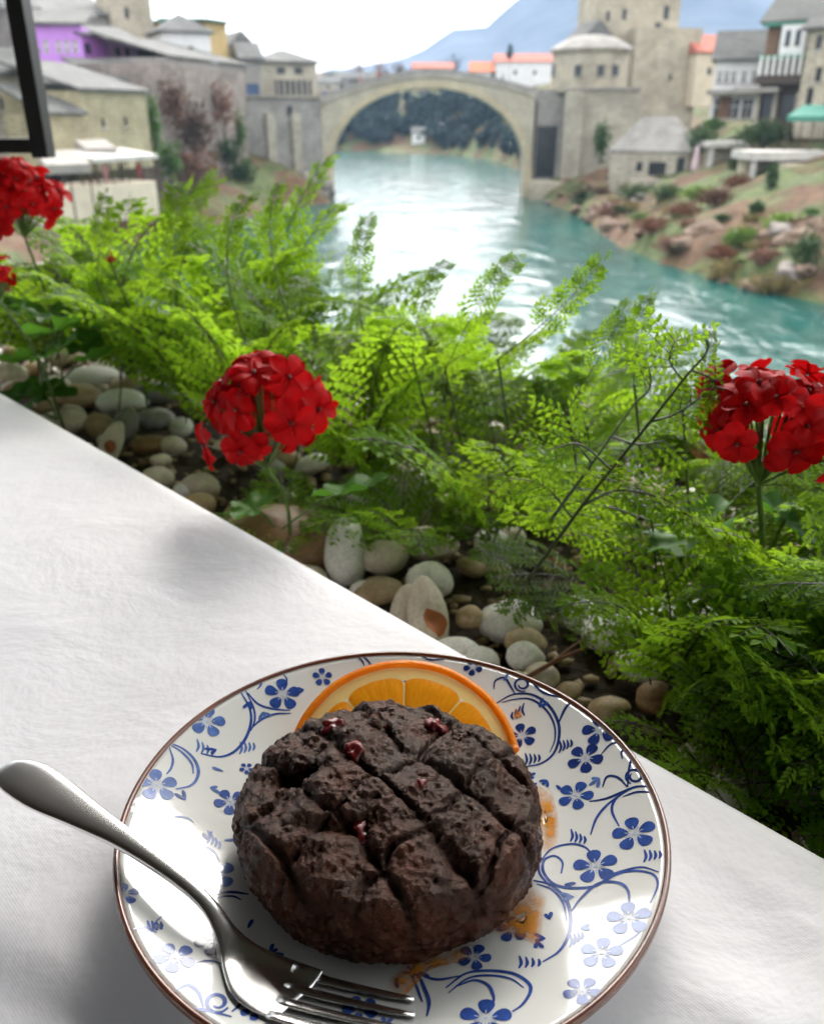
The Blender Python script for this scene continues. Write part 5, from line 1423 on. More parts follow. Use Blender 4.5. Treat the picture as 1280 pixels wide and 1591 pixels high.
# ------------------------------------------------------------------ planter
P0, P1, S0, S1 = 0.035, 0.50, -0.75, 1.95
M['planter'] = plain('rough concrete planter', (0.30, 0.27, 0.24), 0.9, 0.2, 6, 0.5, 0.01)
plr = empty('planter', st((S0 + S1) / 2, (P0 + P1) / 2, FLOOR), 'long concrete planter along the table edge', 'planter')
for nm, a in (('front_wall', (S0, S1, P0 - 0.022, P0, FLOOR, SOIL + 0.004)), ('back_wall', (S0, S1, P1, P1 + 0.04, FLOOR, SOIL + 0.03)), ('end_wall', (S0 - 0.04, S0, P0 - 0.022, P1 + 0.04, FLOOR, SOIL + 0.02)), ('end_wall', (S1, S1 + 0.04, P0 - 0.022, P1 + 0.04, FLOOR, SOIL + 0.02))):
    mb = MB(); sbox(mb, *a); mb.build(nm, M['planter'], plr)
M['soil'] = plain('dark potting soil', (0.05, 0.034, 0.022), 0.95, 0.5, 60, 0.9, 0.01, 90)
sm = MB(); sxs = np.arange(S0, S1 + .001, 0.02); sts = np.linspace(P0 + 0.001, P1 - 0.001, 22)
for t_ in sts:
    for s_ in sxs:
        sm.v.append(tuple(st(s_, t_, SOIL - 0.012 + 0.006 * fbm(Vector((s_ * 14, t_ * 14, 0)), 3))))
nX = len(sxs); sm.f = [(i * nX + j, (i + 1) * nX + j, (i + 1) * nX + j + 1, i * nX + j + 1) for i in range(len(sts) - 1) for j in range(nX - 1)]
tag(sm.build('soil', M['soil'], smooth=True), 'dark soil in the planter between the pebbles', 'soil', kind='stuff')

# ------------------------------------------------------------------ pebbles
def pebble_mesh(seed):
    bm = bmesh.new(); bmesh.ops.create_icosphere(bm, subdivisions=3, radius=1.0)
    for v in bm.verts:
        d = v.co.normalized()
        v.co = d * (1 + 0.16 * noise.noise(d * 0.9 + Vector((seed * 5.1, 0, 0))) + 0.05 * noise.noise(d * 2.3 + Vector((seed, 7, 0))))
    me = bpy.data.meshes.new('pebble'); bm.to_mesh(me); bm.free()
    me.polygons.foreach_set('use_smooth', [True] * len(me.polygons))
    me.materials.append(None)
    return me
def pebble_mat(name, c, c2):
    m, nt, p, _ = new_mat(name)
    oi = N(nt, 'ShaderNodeObjectInfo').outputs['Random']
    geo = N(nt, 'ShaderNodeNewGeometry').outputs['Position']
    tc = N(nt, 'ShaderNodeTexCoord').outputs['Object']
    f1 = ramp(nt, tex_noise(nt, tc, 1.6, 5, 0.6, 0.5), [(0.38, 0), (0.68, 1)])
    cc = mixcol(nt, f1, c, c2)
    cc = mixcol(nt, 1.0, cc, ramp(nt, oi, [(0, 0.84), (1, 1.12)]), 'MULTIPLY')
    sp_ = ramp(nt, tex_noise(nt, geo, 420, 3, 0.6), [(0.4, 0.86), (0.6, 1.05)])
    nt.links.new(mixcol(nt, 1.0, cc, sp_, 'MULTIPLY'), p.inputs['Base Color'])
    p.inputs['Roughness'].default_value = 0.55
    nt.links.new(bump(nt, tex_noise(nt, geo, 300, 5), 0.25, 0.0015), p.inputs['Normal'])
    return m
PB = [pebble_mat('white pebble', (0.80, 0.78, 0.71), (0.88, 0.86, 0.79)), pebble_mat('cream pebble', (0.62, 0.54, 0.40), (0.74, 0.66, 0.52)), pebble_mat('tan pebble', (0.42, 0.29, 0.15), (0.55, 0.42, 0.26)),
      pebble_mat('brown pebble', (0.20, 0.105, 0.045), (0.36, 0.22, 0.10)), pebble_mat('grey pebble', (0.26, 0.25, 0.23), (0.38, 0.37, 0.33))]
PBM = [pebble_mesh(k) for k in range(7)]
placed = []
def pebble(label, s_, t_, z_, r, k, mat_, rot, group=None):
    o = bpy.data.objects.new('pebble', PBM[k % 7]); col.objects.link(o)
    o.location = st(s_, t_, z_); o.scale = r; o.rotation_euler = rot
    o.material_slots[0].link = 'OBJECT'; o.material_slots[0].material = PB[mat_]
    tag(o, label, 'pebble', group)
    placed.append((s_, t_, max(r[0], r[1]) * 0.8))
    return o
PX = [((432, 838), 100, 52, 3, 'large ochre brown rock against the table edge'), ((536, 858), 36, 52, 0, 'upright pale grey pebble right of the large brown rock'), ((597, 866), 38, 31, 1, 'round cream pebble with a small fern leaf over it'),
      ((667, 902), 37, 33, 0, 'smooth egg shaped white pebble near the table edge'), ((664, 846), 48, 25, 1, 'long cream pebble with a brown tip above the egg shaped one'), ((643, 778), 30, 46, 0, 'tall white pebble below the fern fronds in the middle'),
      ((598, 772), 26, 34, 0, 'pale pebble left of the tall white one under the fern'), ((664, 955), 33, 58, 1, 'pointed pale pebble with a brown dry leaf on it'), ((628, 945), 22, 36, 1, 'small cream pebble wedged beside the pointed pale one'),
      ((588, 917), 40, 20, 2, 'flat tan pebble lying under the round cream one'), ((563, 918), 20, 18, 0, 'little white pebble peeping over the table edge'), ((815, 1022), 30, 26, 0, 'white pebble behind the plate rim under the hanging fern'),
      ((842, 1050), 26, 20, 1, 'small cream pebble between plate rim and brown twig'), ((100, 655), 34, 19, 1, 'oval cream pebble by the far end of the table edge'), ((155, 662), 24, 22, 2, 'tan pebble right of the oval cream one'), ((172, 690), 17, 34, 1, 'narrow pale pebble with an orange tip at table edge'),
      ((146, 588), 42, 19, 0, 'pale oblong pebble in front of dark soil at far left'), ((212, 598), 40, 17, 2, 'long tan pebble on the far left heap'), ((188, 625), 40, 20, 0, 'greyish white pebble in the middle of far left heap'), ((120, 616), 36, 18, 2, 'brownish pebble below the pale oblong one'),
      ((238, 612), 30, 20, 4, 'grey green pebble at the right of far left heap'), ((195, 660), 20, 26, 4, 'grey pebble standing at the right of the narrow one'), ((240, 652), 30, 18, 4, 'dark grey pebble on the right end of far left heap'), ((16, 582), 24, 20, 1, 'cream pebble at the left picture edge'), ((32, 604), 28, 14, 2, 'flat tan pebble at the left end of table edge'),
      ((70, 632), 18, 15, 2, 'small brown pebble touching the table edge at far left'), ((312, 757), 30, 22, 1, 'cream pebble between the far heap and brown rock'), ((287, 764), 18, 16, 0, 'small white pebble left of the brown rock'), ((95, 600), 20, 14, 0, 'tiny white pebble among far left heap'),
      ((230, 690), 30, 13, 3, 'brown flat pebble under the red geranium leaves'), ((700, 790), 34, 26, 1, 'pale tan pebble right of the tall white one'), ((730, 960), 22, 22, 2, 'tan pebble half hidden by the fern beside the pointed one'), ((620, 735), 30, 20, 1, 'cream pebble just under the middle fern spray')]
for i, ((x, y), hw, hh, mt, lab) in enumerate(PX):
    zz = SOIL + 0.008
    for _ in range(3):
        q = at_z(x, y, TZ + zz); dep = (q - Vector((0, 0, CAMZ))).length
        a_ = hw / F_PX * dep * 0.97; b_ = hh / F_PX * dep
        zz = SOIL + min(b_ * 0.55, 0.02)
    s_, t_ = to_st(q)
    if t_ < P0 + 0.012:
        t_ = P0 + 0.012
    q2 = st(s_, t_, zz)
    o = pebble(lab, s_, t_, zz, (a_, max(a_, b_) * 0.85, b_ * 0.9 if b_ < a_ * 1.2 else a_ * 1.0), i, mt, (0, 0, 0))
    if b_ > a_ * 1.2:
        o.scale = (a_, a_ * 0.8, b_ * 1.05); o.rotation_euler = (math.radians(-38), 0.2 * math.sin(i), 0.3 * math.sin(i * 2.0))
rnd = random.Random(21)
cnt = 0; tries = 0
while cnt < 270 and tries < 9000:
    tries += 1
    s_ = -0.42 + 1.75 * rnd.random(); t_ = P0 + 0.012 + (0.42) * rnd.random() ** 1.4
    r = 0.008 + 0.011 * rnd.random() ** 1.3
    if any((s_ - a) ** 2 + (t_ - b) ** 2 < ((r + c) * 0.82) ** 2 for a, b, c in placed): continue
    k = rnd.choices([0, 1, 2, 3, 4], [5, 5, 3, 1, 1.4])[0]
    lab = ['small white pebble lying among the others between the ferns', 'small cream pebble lying among the others between the ferns', 'small tan pebble lying among the others between the ferns', 'small brown pebble lying among the others between the ferns', 'small grey pebble lying among the others between the ferns'][k]
    pebble(lab, s_, t_, SOIL + r * 0.25 - 0.004 + 0.004 * rnd.random(), (r * (1 + 0.5 * rnd.random()), r, r * (0.55 + 0.25 * rnd.random())), cnt, k, (rnd.uniform(-0.3, 0.3), rnd.uniform(-0.3, 0.3), rnd.random() * 6.28), 'small pebbles covering the planter')
    cnt += 1

# grit between the pebbles
gr = MB(); rnd = random.Random(77)
ico = bmesh.new(); bmesh.ops.create_icosphere(ico, subdivisions=1, radius=1.0)
iv = [v.co.copy() for v in ico.verts]; if_ = [[v.index for v in f.verts] for f in ico.faces]; ico.free()
for k in range(2600):
    s_, t_ = -0.42 + 1.75 * rnd.random(), P0 + 0.004 + 0.44 * rnd.random()
    r = 0.0018 + 0.0045 * rnd.random() ** 2
    c = st(s_, t_, SOIL - 0.008 + 0.006 * fbm(Vector((s_ * 14, t_ * 14, 0)), 3))
    gr.add([c + Vector((v.x * r * 1.3, v.y * r, v.z * r * 0.7)) * (1 + 0.3 * math.sin(k + 3 * v.x)) for v in iv], if_)
tag(gr.build('gravel', PB[2], None, True), 'fine tan grit filling the gaps between the pebbles', 'gravel', kind='stuff')

# ------------------------------------------------------------------ ferns
M['fern'] = leafy('fern leaflets', (0.065, 0.165, 0.011), (0.43, 0.70, 0.03), 0.55, 0.6, 0.46, 30.0)
M['fern_stem'] = plain('dark wiry fern stem', (0.035, 0.045, 0.012), 0.5, 0.4, 40)
def leaflet(mb, o, d, nrm, L, W):
    side = d.cross(nrm).normalized()
    mid = o + d * L * 0.5
    mb.add([o, mid + side * W * 0.5 + nrm * W * 0.12, o + d * L * 0.86 + side * W * 0.22 - nrm * L * 0.05, o + d * L - nrm * L * 0.10, o + d * L * 0.86 - side * W * 0.22 - nrm * L * 0.05, mid - side * W * 0.5 + nrm * W * 0.12, mid - nrm * W * 0.10],
           [(0, 6, 1), (6, 2, 1), (6, 3, 2), (6, 4, 3), (6, 5, 4), (0, 5, 6)])
def pinna(lv, sv_, o, d, nrm, L, lobes, leafw, droop, rnd, stem_r=0.00035):
    """one feather: stem with paired leaflets"""
    side = d.cross(nrm).normalized()
    pts = []
    for i in range(lobes + 1):
        u = i / lobes
        pts.append(o + d * L * u - nrm * L * droop * u * u)
    sv_.tube(pts[::2] + ([pts[-1]] if (lobes % 2) else []), [stem_r * (1 - 0.7 * k / max(1, len(pts[::2]))) for k in range(len(pts[::2]) + (1 if lobes % 2 else 0))], 3, False)
    for i in range(1, lobes + 1):
        u = i / lobes
        dd = (pts[i] - pts[i - 1]).normalized()
        ll = leafw * (0.35 + 0.65 * math.sin(math.pi * min(1, 0.28 + 0.72 * (1 - u) ** 0.8))) * (1.0 - 0.55 * u)
        for sg in (-1, 1):
            ld = (dd * 0.55 + side * sg * 0.85 + nrm * rnd.uniform(-0.25, 0.1)).normalized()
            leaflet(lv, pts[i], ld, (nrm + side * sg * 0.15).normalized(), ll * rnd.uniform(0.8, 1.2), ll * 0.52)
    leaflet(lv, pts[-1], d, nrm, leafw * 0.6, leafw * 0.3)
def frond_meshes(kind, seed):
    rnd = random.Random(seed)
    lv, sv_ = MB(), MB()
    L = 0.19 * rnd.uniform(0.9, 1.1)
    a0, a1 = math.radians(rnd.uniform(68, 86)), math.radians(rnd.uniform(-10, 45))
    if kind == 'sprig': a0, a1 = math.radians(88), math.radians(rnd.uniform(-5, 30))
    K = 30; pts = [Vector((0, 0, 0))]
    bend = rnd.uniform(-0.25, 0.25)
    for i in range(K):
        u = i / (K - 1)
        el = a0 + (a1 - a0) * u ** 1.5
        az = bend * u
        pts.append(pts[-1] + Vector((math.sin(az) * math.cos(el), math.cos(az) * math.cos(el), math.sin(el))) * (L / K))
    sv_.tube(pts[::2], [0.0010 * (1 - 0.75 * k / 16) for k in range(len(pts[::2]))], 4, False)
    def fr(i):
        d = (pts[min(K, i + 1)] - pts[max(0, i - 1)]).normalized()
        side = d.cross(Vector((0, 0, 1)))
        side = side.normalized() if side.length > 1e-4 else Vector((1, 0, 0))
        return d, side, side.cross(d).normalized()
    if kind == 'sprig':
        n_ = 16
        for k in range(n_):
            u = 0.34 + 0.66 * k / n_
            i = min(K - 1, int(u * K)); d, side, up = fr(i)
            pl_ = 0.026 * (1 - 0.55 * ((u - 0.34) / 0.66) ** 1.5) * rnd.uniform(0.7, 1.15)
            for sg in (-1, 1):
                dd = (side * sg * 0.75 + d * 0.75 + up * rnd.uniform(-0.3, 0.3)).normalized()
                nn = (up - dd * up.dot(dd)).normalized()
                pinna(lv, sv_, pts[i], dd, nn, pl_, 4, 0.0125, rnd.uniform(0.0, 0.35), rnd)
        pinna(lv, sv_, pts[K], fr(K)[0], fr(K)[2], 0.018, 5, 0.008, 0.1, rnd)
    elif kind == 'feather':
        n_ = 11
        for k in range(n_):
            u = 0.20 + 0.80 * k / n_
            i = int(u * K); d, side, up = fr(i)
            pl_ = 0.050 * (math.sin(math.pi * (0.22 + 0.78 * (1 - (u - 0.2) / 0.8)) * 0.62 + 0.1)) * (1 - 0.72 * ((u - 0.2) / 0.8) ** 1.4) * rnd.uniform(0.85, 1.12)
            for sg in (-1, 1):
                dd = (side * sg * 0.9 + d * 0.5 + up * rnd.uniform(-0.1, 0.22)).normalized()
                nn = (up - dd * up.dot(dd)).normalized()
                pinna(lv, sv_, pts[i], dd, nn, pl_, max(4, int(pl_ / 0.0062)), 0.0165, rnd.uniform(0.05, 0.3), rnd)
    else:                       # open, wiry spray with side branches
        nb = 6
        for k in range(nb):
            u = 0.30 + 0.62 * k / nb
            for sg in (-1, 1):
                i = min(K - 1, int((u + 0.05 * (sg > 0)) * K)); d, side, up = fr(i)
                bl_ = 0.085 * (1 - 0.62 * k / nb) * rnd.uniform(0.85, 1.15)
                bd = (side * sg * 0.85 + d * 0.6 + up * rnd.uniform(-0.15, 0.3)).normalized()
                bn = (up - bd * up.dot(bd)).normalized()
                m_ = 9; bp = []
                for q in range(m_ + 1):
                    w_ = q / m_
                    bp.append(pts[i] + bd * bl_ * w_ - bn * bl_ * 0.22 * w_ * w_)
                sv_.tube(bp[::3], [0.0006, 0.0005, 0.0004, 0.0002][:len(bp[::3])], 4, False)
                for q in range(2, m_ + 1):
                    w_ = q / m_; d2 = (bp[q] - bp[q - 1]).normalized(); s2 = d2.cross(bn).normalized()
                    for g_ in (-1, 1):
                        dd = (s2 * g_ * 0.85 + d2 * 0.55 + bn * rnd.uniform(-0.2, 0.2)).normalized()
                        nn = (bn - dd * bn.dot(dd)).normalized()
                        pinna(lv, sv_, bp[q], dd, nn, 0.026 * (1 - 0.6 * w_) * rnd.uniform(0.8, 1.15), 5, 0.0080, rnd.uniform(0, 0.3), rnd, 0.00025)
        d, side, up = fr(K)
        for k in range(6):
            i = K - 5 + k; 
            if i > K: break
            for sg in (-1, 1):
                pinna(lv, sv_, pts[i], (side * sg * 0.8 + d * 0.6).normalized(), up, 0.016 * (1 - 0.12 * k), 5, 0.0062, 0.1, rnd, 0.00025)
    res = []
    for mb, mt in ((lv, 'fern'), (sv_, 'fern_stem')):
        me = bpy.data.meshes.new('frond'); me.from_pydata([tuple(v) for v in mb.v], [], mb.f); me.materials.append(M[mt]); me.update(); res.append(me)
    res.append(pts[-1].copy())
    return res
FRONDS = [frond_meshes('feather', k) for k in range(6)] + [frond_meshes('spray', 30 + k) for k in range(5)]
def fern(label, s_, t_, n_, scale, spread, seed, kinds, aim=None, up=0.0):
    rnd = random.Random(seed)
    base = st(s_, t_, SOIL - 0.002)
    root = empty('fern', base, label, 'fern', 'ferns growing in the planter')
    for k in range(n_):
        lm, sm_, _c = FRONDS[rnd.choice(kinds)]
        az = (aim + rnd.uniform(-spread, spread)) if aim is not None else 2 * math.pi * k / n_ + rnd.uniform(-0.4, 0.4)
        sc = scale * rnd.uniform(0.72, 1.12)
        o = bpy.data.objects.new('frond', lm); col.objects.link(o); o.parent = root
        o.location = (rnd.uniform(-.012, .012), rnd.uniform(-.012, .012), 0)
        o.rotation_euler = (rnd.uniform(-0.30, 0.18) + up, rnd.uniform(-0.15, 0.15), az)
        o.scale = (sc, sc, sc * rnd.uniform(0.9, 1.1))
        q = bpy.data.objects.new('stem', sm_); col.objects.link(q); q.parent = o
    return root
FE, SPY, ALL = list(range(6)), list(range(6, 11)), list(range(11))
FERNS = [ # label, s, t, fronds, scale, kinds
 ('fern at the lower right corner hanging over the shaded table edge', -0.10, 0.15, 8, 0.85, ALL), ('dark fern in the lower right corner of the picture', -0.22, 0.17, 8, 0.85, ALL), ('fern hanging towards the right rim of the plate', 0.05, 0.11, 9, 0.90, FE),
 ('low dark fern right of the plate between two others', -0.03, 0.15, 8, 0.90, ALL), ('fern behind the plate rim next to the brown twig', 0.13, 0.13, 7, 0.80, FE), ('dark fern below the right geranium bloom', -0.06, 0.22, 8, 1.0, ALL),
 ('wiry fern with a long dark stem under the right geranium', 0.04, 0.24, 7, 1.00, SPY), ('airy fern sending sprays in front of the river at right', 0.14, 0.31, 7, 0.80, SPY), ('fern behind the right geranium bloom', -0.04, 0.36, 7, 0.85, ALL),
 ('fern drooping over the egg shaped pebble', 0.19, 0.19, 8, 0.95, ALL), ('bright feathery fern right of the middle geranium', 0.35, 0.22, 8, 1.00, FE), ('fern with dark leaning stems below the bridge glare', 0.36, 0.33, 7, 0.86, ALL),
 ('fern reaching towards the river in the middle of the planter', 0.24, 0.40, 7, 0.80, SPY), ('dense fern directly behind the middle geranium', 0.50, 0.20, 8, 1.00, FE), ('tall fern behind the middle geranium against the water', 0.52, 0.34, 7, 1.08, ALL),
 ('fern left of the middle geranium over the far pebbles', 0.66, 0.18, 9, 1.15, FE), ('yellow green fern in front of the left abutment', 0.70, 0.30, 8, 1.22, ALL), ('fern standing over the far left pebble heap', 0.80, 0.20, 9, 1.25, FE),
 ('fern below the upper left geranium bloom', 0.97, 0.20, 9, 1.30, FE), ('tall fern with reddish stem left of the water', 0.88, 0.30, 7, 1.55, FE), ('fern at the left picture edge below the red blooms', 1.12, 0.15, 9, 1.20, FE), ('hazy fern at the far left end of the planter', 1.14, 0.30, 8, 1.40, ALL),
 ('small fern between the tall ones near the outer planter wall', 0.42, 0.44, 7, 0.72, SPY), ('small fern near the outer wall behind the right geranium', 0.08, 0.44, 7, 0.70, SPY), ('low fern at the outer wall left of the bridge glare', 0.64, 0.44, 7, 0.95, ALL), ('upright fern at the outer wall before the riverside terrace', 0.98, 0.42, 7, 1.45, FE)]
for i, (lab, s_, t_, n_, sc, kd) in enumerate(FERNS):
    fern(lab, s_, t_, n_, sc, 1.0, 100 + i, kd)
for i, (lab, s_, t_, n_, sc) in enumerate([('low spreading fern along the table edge right of the plate', -0.02, 0.085, 12, 0.55), ('low fern along the table edge in the dark lower right', -0.12, 0.09, 12, 0.55), ('lowest fern at the right end of the table edge', -0.21, 0.09, 12, 0.55),
                                          ('low fern tucked beside the plate rim', 0.065, 0.085, 11, 0.5), ('small low fern behind the brown twig', 0.10, 0.17, 11, 0.6), ('low fern right of the pebbles below the geranium', 0.02, 0.18, 12, 0.65), ('low fern under the middle geranium', 0.47, 0.10, 9, 0.55), ('small fern drooping onto the tall white pebble', 0.40, 0.16, 10, 0.7)]):
    fern(lab, s_, t_, n_, sc, 1.0, 300 + i, FE, up=-0.45)

M['gstem_dark'] = plain('olive stalk', (0.06, 0.09, 0.02), 0.6, 0.3, 60)
SPRIGS = [frond_meshes('sprig', 70 + k) for k in range(4)]
def sprig(label, base_px, tip_px, t0, t1, k, roll=0.0, kind=None):
    b_, t_ = at_t(*base_px, t0), at_t(*tip_px, t1)
    lm, sm_, ch = (kind or SPRIGS[k % 4])
    root = empty('fern_sprig', b_, label, 'fern', 'fern sprigs standing above the others')
    v = t_ - b_; sc = v.length / ch.length
    R = ch.normalized().rotation_difference(v.normalized()).to_matrix()
    R = Matrix.Rotation(roll, 3, v.normalized()) @ R
    o = bpy.data.objects.new('frond', lm); col.objects.link(o); o.parent = root
    o.rotation_euler = R.to_euler(); o.scale = (sc, sc, sc)
    q = bpy.data.objects.new('stem', sm_); col.objects.link(q); q.parent = o
    # rooted in the soil
    s_, tt_ = to_st(b_); g_ = st(s_, min(P1 - 0.03, max(P0 + 0.03, tt_)), SOIL - 0.003)
    mb = MB(); mb.tube([g_, g_.lerp(b_, 0.5) + Vector((0.018, 0.006, 0.004)), b_ + v * 0.02], [0.0009, 0.0009, 0.0009], 5); mb.build('stalk', M['gstem_dark'], root)
for i, a in enumerate([
    ('dark stemmed fern sprig leaning right over the bright water', (690, 580), (806, 400), 0.66, 0.64), ('yellow green fern sprig reaching furthest right over the river', (770, 560), (938, 405), 0.62, 0.60),
    ('curled fern sprig against the pale water right of centre', (985, 600), (1008, 455), 0.55, 0.54), ('fern sprig with a thin hooked tip above the right geranium', (1060, 640), (1104, 512), 0.50, 0.50), ('slender fern sprig bending right towards the right geranium', (880, 640), (985, 470), 0.56, 0.56),
    ('tall fern sprig in front of the left bridge pier', (440, 470), (436, 282), 0.80, 0.80), ('upright fern sprig in front of the overgrown wall', (262, 470), (272, 282), 0.92, 0.90), ('pale fern sprig before the white water glare', (560, 500), (574, 335), 0.74, 0.74), ('small fern sprig left of the dark stemmed one', (640, 560), (700, 405), 0.70, 0.70),
    ('fern sprig beside the upper left geranium bloom', (150, 440), (165, 300), 0.95, 0.95), ('leaning fern sprig left of the tall one at the pier', (360, 470), (392, 300), 0.85, 0.85)]):
    sprig(*a, i, 0.5 * math.sin(i * 2.3))
def branching_stem(label, main, branches, t0):
    base = at_z(main[0][0] - 0.35 * (main[1][0] - main[0][0]), main[0][1] - 0.35 * (main[1][1] - main[0][1]), TZ + SOIL - 0.003)
    root = empty('branching_fern', base, label, 'fern')
    mp_ = catmull([at_t(x, y, t0 - 0.00003 * i * i) for i, (x, y) in enumerate(main)], 6)
    sv2, lv2 = MB(), MB(); rnd = random.Random(len(main) * 7)
    sv2.tube([base] + mp_, [0.0013] + [0.0011 * (1 - 0.6 * k / len(mp_)) for k in range(len(mp_))], 5)
    for br_ in branches:
        bp = catmull([at_t(x, y, t0 - 0.002 * i) for i, (x, y) in enumerate(br_)], 6)
        sv2.tube(bp, [0.0008 * (1 - 0.6 * k / len(bp)) for k in range(len(bp))], 4)
        for i in range(4, len(bp), 2):
            d = (bp[i] - bp[i - 1]).normalized(); up = Vector((0.1, -0.6, 0.8)); up = (up - d * up.dot(d)).normalized(); sd = d.cross(up)
            for g_ in (-1, 1):
                dd = (sd * g_ * 0.8 + d * 0.6).normalized()
                pinna(lv2, sv2, bp[i], dd, (up - dd * up.dot(dd)).normalized(), 0.018 * rnd.uniform(0.7, 1.2), 4, 0.0085, 0.2, rnd, 0.0003)
    sv2.build('stem', M['fern_stem'], root); lv2.build('leaflets', M['fern'], root)['kind'] = 'stuff'
branching_stem('long dark branching fern stem crossing in front of the right ferns', [(836, 880), (905, 785), (1010, 655), (1065, 585), (1098, 545), (1094, 515)],
               [[(905, 785), (960, 762), (1030, 775), (1075, 805)], [(890, 806), (845, 755), (790, 742)], [(1010, 655), (1055, 640), (1112, 600)], [(1075, 575), (1105, 590), (1120, 630)], [(1060, 590), (1040, 560), (1048, 530)], [(950, 730), (900, 690), (850, 700)]], 0.46)
branching_stem('second dark stem parallel to the long one', [(862, 800), (920, 720), (985, 628)], [[(920, 720), (890, 680), (880, 640)], [(950, 678), (990, 690), (1030, 685)], [(985, 628), (1010, 600), (1005, 560)]], 0.48)

# ------------------------------------------------------------------ geraniums
m, nt, p, out = new_mat('scarlet petals')
oi = N(nt, 'ShaderNodeObjectInfo').outputs['Random']
tc = N(nt, 'ShaderNodeTexCoord').outputs['Object']
nt.links.new(mixcol(nt, ramp(nt, tex_noise(nt, tc, 70, 3), [(0.3, 0), (0.7, 1)]), (0.40, 0.001, 0.002), (0.62, 0.003, 0.005)), p.inputs['Base Color'])
p.inputs['Roughness'].default_value = 0.6; p.inputs['Specular IOR Level'].default_value = 0.15
t = N(nt, 'ShaderNodeBsdfTranslucent'); t.inputs['Color'].default_value = (0.55, 0.006, 0.008, 1)
mx = N(nt, 'ShaderNodeMixShader'); mx.inputs[0].default_value = 0.3
nt.links.new(p.outputs[0], mx.inputs[1]); nt.links.new(t.outputs[0], mx.inputs[2]); nt.links.new(mx.outputs[0], out.inputs['Surface'])
M['petal'] = m
M['gleaf'] = leafy('geranium leaf', (0.045, 0.15, 0.02), (0.14, 0.36, 0.03), 0.5, 0.3, 0.35, 40)
M['gstem'] = plain('green flower stalk', (0.09, 0.15, 0.03), 0.5, 0.3, 60)
M['stamen'] = plain('dark flower centre', (0.16, 0.02, 0.015), 0.5, 0.3, 200)
def floret_mesh(seed):
    rnd = random.Random(seed); mb = MB()
    NU, NV_ = 7, 6
    for k in range(5):
        a = 2 * math.pi * k / 5 + rnd.uniform(-0.15, 0.15)
        L = 0.0150 * rnd.uniform(0.9, 1.12); W = 0.0135 * rnd.uniform(0.9, 1.1)
        cup = rnd.uniform(0.15, 0.55); tw = rnd.uniform(-0.3, 0.3); ph = rnd.random() * 6
        b = len(mb.v)
        for i in range(NU):
            u = i / (NU - 1)
            wv_ = W * (0.22 + 0.78 * math.sin(min(1, u * 1.02) * math.pi * 0.60) ** 0.9) * (1 - max(0, u - 0.8) * 1.5)
            for j in range(NV_):
                v = j / (NV_ - 1) * 2 - 1
                r = L * (u - 0.06 * v * v * u)
                z = L * (cup * (u - 0.9 * u * u) + 0.10 * v * v + 0.06 * math.sin(v * 4 + ph) * u + tw * v * u * 0.22) - L * 0.28 * max(0, u - .6)
                x, y = r, wv_ * 0.5 * v
                mb.v.append((x * math.cos(a) - y * math.sin(a), x * math.sin(a) + y * math.cos(a), z))
        mb.f += [(b + i * NV_ + j, b + (i + 1) * NV_ + j, b + (i + 1) * NV_ + j + 1, b + i * NV_ + j + 1) for i in range(NU - 1) for j in range(NV_ - 1)]
    me = bpy.data.meshes.new('floret'); me.from_pydata(mb.v, [], mb.f)
    me.polygons.foreach_set('use_smooth', [True] * len(me.polygons)); me.materials.append(M['petal']); me.update()
    return me
FLO = [floret_mesh(k) for k in range(6)]
st_mb = MB(); lump_mesh(st_mb, Vector((0, 0, 0.002)), 0.0018, 3, 1)
STM = bpy.data.meshes.new('stamen'); STM.from_pydata(st_mb.v, [], st_mb.f); STM.materials.append(M['stamen']); STM.update()
def gleaf_mesh(seed):
    rnd = random.Random(seed); mb = MB(); n_ = 45; R = 0.030
    rows = 6
    for i in range(rows + 1):
        u = i / rows
        for j in range(n_):
            a = 0.25 + (2 * math.pi - 0.5) * j / (n_ - 1)
            lob = 1 + 0.11 * math.cos(a * 7) + 0.035 * math.cos(a * 23 + seed)
            r = R * u * (lob if u > 0.5 else 1 + (lob - 1) * u)
            z = 0.006 * u * u + 0.0028 * math.sin(a * 7) * u * u + 0.002 * noise.noise(Vector((a, u * 3, seed)))
            mb.v.append((r * math.cos(a), r * math.sin(a), z))
    mb.f = [(i * n_ + j, (i + 1) * n_ + j, (i + 1) * n_ + j + 1, i * n_ + j + 1) for i in range(rows) for j in range(n_ - 1)]
    me = bpy.data.meshes.new('leaf'); me.from_pydata(mb.v, [], mb.f)
    me.polygons.foreach_set('use_smooth', [True] * len(me.polygons)); me.materials.append(M['gleaf']); me.update()
    return me
GLF = [gleaf_mesh(k) for k in range(4)]
